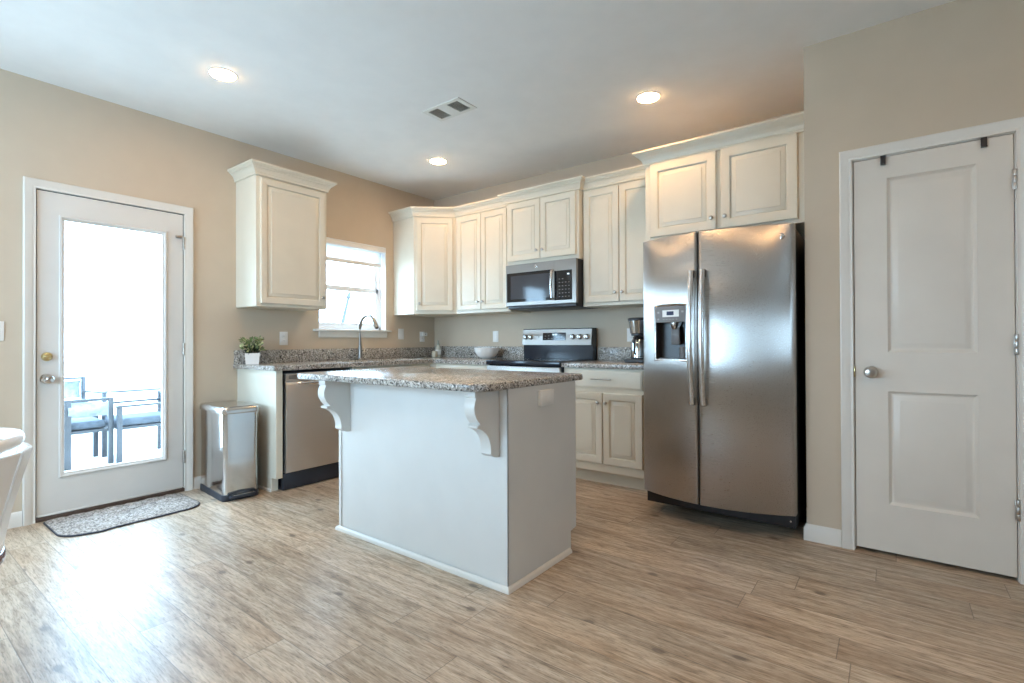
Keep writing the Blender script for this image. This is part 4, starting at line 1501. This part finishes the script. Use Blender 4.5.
cm.part('carafe_lid', lathe(B(), [(0.049, 0.190), (0.050, 0.206), (0.02, 0.212)], (ccx, ccy, CT1), 'z', n_), M['black'], ca)
cm.part('carafe_base', lathe(B(), [(0.068, 0.0285), (0.0685, 0.040), (0.067, 0.041)], (ccx, ccy, CT1), 'z', n_), M['black'], ca)
bm = B()
hd_ = Vector((0.02, -1.0, 0)).normalized()
P_ = lambda r, z: Vector((ccx, ccy, CT1 + z)) + hd_ * r
tube(bm, [P_(0.045, 0.200), P_(0.085, 0.204), P_(0.104, 0.180), P_(0.106, 0.120), P_(0.096, 0.075), P_(0.080, 0.068)], [0.009, 0.010, 0.010, 0.009, 0.008, 0.007], 10)
cm.part('carafe_handle', bm, M['black'], ca)

# ------------------------------------------------------------------ trash can
tcn = Thing('trash_can', 'stainless steel pedal trash can beside the glass door', 'trash can', (0.292, -2.392, 0), math.radians(-4.5), local=True)
LX, LY, HT = 0.240, 0.121, 0.652


def rring(bm, sx, sy, z, r=0.03):
    return [bm.verts.new((x, y, z)) for x, y in rounded(-sx, sx, -sy, sy, (r,) * 4, 5)]


def loft(rs, cap=True):
    bm = B()
    R_ = [rring(bm, *a) for a in rs]
    n = len(R_[0])
    for a, b in zip(R_, R_[1:]):
        for i in range(n):
            bm.faces.new((a[i], a[(i + 1) % n], b[(i + 1) % n], b[i]))
    bm.faces.new(list(reversed(R_[0])))
    bm.faces.new(R_[-1])
    return bm


tcn.part('base', loft([(LX + 0.002, LY + 0.002, 0.0, 0.03), (LX + 0.004, LY + 0.004, 0.004, 0.032), (LX + 0.003, LY + 0.003, 0.044, 0.032), (LX - 0.004, LY - 0.004, 0.046, 0.03)]), M['navy_black'])
tcn.part('body', loft([(LX - 0.002, LY - 0.002, 0.044), (LX - 0.004, LY - 0.004, 0.35), (LX - 0.001, LY - 0.001, 0.606)]), M['chrome_soft'] if 'chrome_soft' in M else steel('polished_bin_steel', (0.66, 0.66, 0.66), 0.14, 'z', 0.3, 0.5))
ldm = tcn.part('lid', loft([(LX + 0.004, LY + 0.004, 0.607), (LX + 0.006, LY + 0.006, 0.612), (LX + 0.006, LY + 0.006, 0.640), (LX - 0.002, LY - 0.002, HT), (LX - 0.02, LY - 0.02, HT + 0.001)]), M['steel_plain'])
tcn.part('lid_slot', box(B(), LX - 0.018, LX - 0.006, -0.075, 0.080, HT - 0.003, HT + 0.0022, 0.001), M['black'], ldm)
bm = B()
box(bm, LX - 0.01, LX + 0.040, -0.085, 0.085, 0.018, 0.040, 0.006)
pd = tcn.part('pedal', bm, M['navy_black'])
tcn.part('pedal_plate', box(B(), LX + 0.004, LX + 0.0365, -0.072, 0.072, 0.0395, 0.0430, 0.001), M['steel_plain'], pd)
bm = B()
pts = [(LX + 0.002, -0.095, 0.030), (LX + 0.008, -0.085, 0.052), (LX + 0.010, 0.0, 0.057), (LX + 0.008, 0.085, 0.052), (LX + 0.002, 0.095, 0.030)]
tube(bm, pts, 0.006, 8)
tcn.part('pedal_guard', bm, M['navy_black'])

# ------------------------------------------------------------------ door mat
mt = Thing('door_mat', 'speckled grey door mat in front of the glass door', 'mat', (0.25, -3.0, 0))
ol = rounded(0.040, 0.505, -3.378, -2.632, (0.03, 0.13, 0.13, 0.03), 8)
ol = [(x + (0.018 * math.exp(-((y + 3.22) / 0.03) ** 2) if x > 0.4 else 0) + 0.006 * math.sin(9 * y), y) for x, y in ol]
# extra points along the long outer edge
dense = []
for i, p in enumerate(ol):
    q = ol[(i + 1) % len(ol)]
    k = max(1, int(math.hypot(q[0] - p[0], q[1] - p[1]) / 0.03))
    for j in range(k):
        xx, yy_ = p[0] + (q[0] - p[0]) * j / k, p[1] + (q[1] - p[1]) * j / k
        if xx > 0.44:
            xx += 0.020 * math.exp(-((yy_ + 3.20) / 0.022) ** 2)
        dense.append((xx, yy_))
bm = slab(B(), dense, 0.001, 0.010, 0.003)
mt.part('binding', bm, M['binding'])
bm = B()
nx, ny = 30, 52
rnd = random.Random(5)


def inside(x, y):
    c = False
    j = len(dense) - 1
    for i in range(len(dense)):
        xi_, yi_ = dense[i]
        xj_, yj_ = dense[j]
        if (yi_ > y) != (yj_ > y) and x < (xj_ - xi_) * (y - yi_) / (yj_ - yi_) + xi_:
            c = not c
        j = i
    return c


cxm, cym = 0.255, -3.01
rows = []
for k in range(ny * 2):
    pass
# pile: rings of the outline pulled towards the middle, with a tufted height
rings = []
NR = 16
for k in range(NR):
    s = 1 - (k / NR) ** 1.0 * 0.97
    ins = 0.972
    rings.append([bm.verts.new((cxm + (x - cxm) * s * ins, cym + (y - cym) * s * (0.985), 0.0105 + (0.0 if k == 0 else rnd.uniform(0.002, 0.010)))) for x, y in dense])
n = len(dense)
for a, b in zip(rings, rings[1:]):
    for i in range(n):
        bm.faces.new((a[i], a[(i + 1) % n], b[(i + 1) % n], b[i]))
bm.faces.new(rings[-1])
mt.part('pile', bm, M['rug'])

# ------------------------------------------------------------------ white chair at the left edge
ch = Thing('dining_chair', 'white barrel back chair with a dark cherry seat cut off at the left edge', 'chair', (1.860, -4.055, 0))
cx, cy_ = 1.860, -4.055


def arc(r, a0, a1, z, n=24):
    return [(cx + r * math.cos(a0 + (a1 - a0) * k / n), cy_ + r * math.sin(a0 + (a1 - a0) * k / n), z) for k in range(n + 1)]


bm = slab(B(), [(cx + 0.274 * math.cos(2 * PI * k / 40), cy_ + 0.266 * math.sin(2 * PI * k / 40)) for k in range(40)], 0.402, 0.440, 0.012)
ch.part('seat', bm, M['cherry'], label='dark cherry wood seat')
ch.part('seat_rim', slab(B(), [(cx + 0.270 * math.cos(2 * PI * k / 40), cy_ + 0.262 * math.sin(2 * PI * k / 40)) for k in range(40)], 0.440, 0.468, 0.008), M['chair_white'])
bm = B()
pts = []
for k in range(31):
    a = math.radians(-8 + 196 * k / 30)
    z = 0.766 + 0.030 * math.sin(max(0, min(PI, a)))
    pts.append((cx + 0.288 * math.cos(a), cy_ + 0.298 * math.sin(a), z))
tube(bm, pts, [0.014 + 0.007 * math.sin(PI * k / 30) for k in range(31)], 12, 0.62)
ch.part('top_rail', bm, M['chair_white'])
NS = 9
for k in range(NS):
    a = math.radians(6 + 168 * k / (NS - 1))
    da = math.radians(10.1)
    bm = B()
    vs = []
    for (r, z, q) in ((0.240, 0.462, 0.97), (0.256, 0.560, 0.97), (0.288, 0.690, 0.97), (0.306, 0.762, 0.97)):
        for rr, s in ((r, -1), (r, 1), (r + 0.016, 1), (r + 0.016, -1)):
            aa = a + s * da * q
            vs.append(bm.verts.new((cx + rr * math.cos(aa), cy_ + rr * 1.03 * math.sin(aa), z)))
    for j in range(3):
        for i in range(4):
            bm.faces.new((vs[j * 4 + i], vs[j * 4 + (i + 1) % 4], vs[j * 4 + 4 + (i + 1) % 4], vs[j * 4 + 4 + i]))
    bm.faces.new(vs[0:4][::-1])
    bm.faces.new(vs[12:16])
    bmesh.ops.bevel(bm, geom=list(bm.edges), offset=0.0025, segments=2, affect='EDGES')
    ch.part('back_slat', bm, M['chair_white'])
for a in (45, 135, 225, 315):
    a = math.radians(a)
    bm = B()
    tube(bm, [(cx + 0.16 * math.cos(a), cy_ + 0.16 * math.sin(a), 0.41), (cx + 0.175 * math.cos(a), cy_ + 0.175 * math.sin(a), 0.2), (cx + 0.19 * math.cos(a), cy_ + 0.19 * math.sin(a), 0.0)],
         [0.021, 0.018, 0.014], 12)
    ch.part('leg', bm, M['chair_white'])
bm = B()
for a, b in ((45, 135), (225, 315), (135, 225), (315, 45)):
    a, b = math.radians(a), math.radians(b)
    tube(bm, [(cx + 0.176 * math.cos(a), cy_ + 0.176 * math.sin(a), 0.19), (cx + 0.176 * math.cos(b), cy_ + 0.176 * math.sin(b), 0.19)], 0.009, 8)
ch.part('stretcher', bm, M['chair_white'])

# ------------------------------------------------------------------ outside
GZ = -0.13
bm = box(B(), -40, -0.14, -40, 40, GZ - 0.1, GZ)
o = finish('patio_ground', bm, M['concrete'])
o['kind'] = 'structure'


def patio_chair(label, loc, rz, back_h=0.68, W2=0.27, wide=0.022):
    """local: faces -y, width along x"""
    t = Thing('patio_chair', label, 'chair', (loc[0], loc[1], GZ), rz, 'patio chairs outside the glass door', local=True)
    z0 = GZ
    D0, D1 = -0.27, 0.25
    for sx in (-1, 1):
        t.part('leg', box(B(), sx * W2 - 0.022, sx * W2 + 0.022, D0 - 0.022, D0 + 0.022, z0, z0 + 0.57, 0.004), M['patio_frame'])
        ww = wide if sx > 0 else 0.022
        t.part('leg', box(B(), sx * W2 - ww, sx * W2 + ww, D1 - 0.022, D1 + 0.022, z0, z0 + back_h, 0.004), M['patio_frame'])
        t.part('arm', box(B(), sx * W2 - 0.025, sx * W2 + 0.025, D0 - 0.03, D1 + 0.0, z0 + 0.57, z0 + 0.592, 0.005), M['patio_frame'])
    t.part('seat_frame', box(B(), -W2 + 0.02, W2 - 0.02, D0, D1, z0 + 0.335, z0 + 0.365, 0.004), M['patio_frame'])
    t.part('cushion', box(B(), -W2 + 0.025, W2 - 0.025, D0 - 0.01, D1 - 0.02, z0 + 0.366, z0 + 0.450, 0.03, 3), M['patio_fabric'])
    t.part('top_rail', box(B(), -W2, W2, D1 - 0.015, D1 + 0.015, z0 + back_h - 0.03, z0 + back_h, 0.004), M['patio_frame'])
    bm = B()
    n_ = 8
    A = []
    for k in range(n_ + 1):
        s = k / n_
        z = z0 + 0.50 + (back_h - 0.55) * s
        y = D1 + 0.03 * math.sin(PI * s)
        A.append([bm.verts.new((-W2 + 0.03, y, z)), bm.verts.new((W2 - 0.03, y, z)), bm.verts.new((W2 - 0.03, y + 0.006, z)), bm.verts.new((-W2 + 0.03, y + 0.006, z))])
    for a, b in zip(A, A[1:]):
        for i in range(4):
            bm.faces.new((a[i], a[(i + 1) % 4], b[(i + 1) % 4], b[i]))
    bm.faces.new(A[0][::-1])
    bm.faces.new(A[-1])
    t.part('sling_back', bm, M['patio_sling'])
    return t


patio_chair('dark patio chair seen through the left half of the door glass', (-2.45, -2.645), -PI / 2, 0.68, 0.185, 0.055)
patio_chair('dark patio chair with thin arms at the right edge of the door glass', (-2.38, -2.135), 0.0, 0.68, 0.25)
patio_chair('patio chair farthest away above the others in the door glass', (-4.3, -2.36), PI / 2 + 0.2, 0.78)
tb = Thing('patio_table', 'thin topped patio table behind the patio chairs outside', 'table', (-3.35, -1.45, GZ))
tb.part('table_top', slab(B(), rounded(-3.75, -2.95, -2.25, -0.65, (0.08,) * 4), GZ + 0.66, GZ + 0.680, 0.004), M['patio_frame'])
tb.part('pedestal', lathe(B(), [(0.26, 0.0), (0.26, 0.02), (0.05, 0.05), (0.04, 0.62), (0.12, 0.66)], (-3.35, -1.35, GZ), 'z', 20), M['patio_frame'])

um = Thing('patio_umbrella', 'closed pale patio umbrella leaning outside the sink window', 'umbrella', (-3.0, 0.55, GZ))
dv = Vector((0, 0.155, 0.589)).normalized()
tp = Vector((-3.0, 0.975, 1.961))
base = tp - dv * ((tp.z - GZ) / dv.z)
bm = B()
tube(bm, [base, tp - dv * 0.10], 0.019, 12)
um.part('pole', bm, M['umbrella'])
bm = B()
tube(bm, [tp - dv * 1.0, tp - dv * 0.9, tp - dv * 0.12, tp - dv * 0.115], [0.03, 0.038, 0.022, 0.02], 14)
um.part('folded_canopy', bm, M['umbrella'])
bm = B()
tube(bm, [tp - dv * 0.125, tp - dv * 0.115, tp], [0.042, 0.045, 0.006], 14)
um.part('finial', bm, M['umbrella'])
um.part('base_stand', lathe(B(), [(0.24, 0), (0.24, 0.04), (0.06, 0.06), (0.04, 0.2)], (base.x, base.y, GZ), 'z', 24), M['umbrella'])
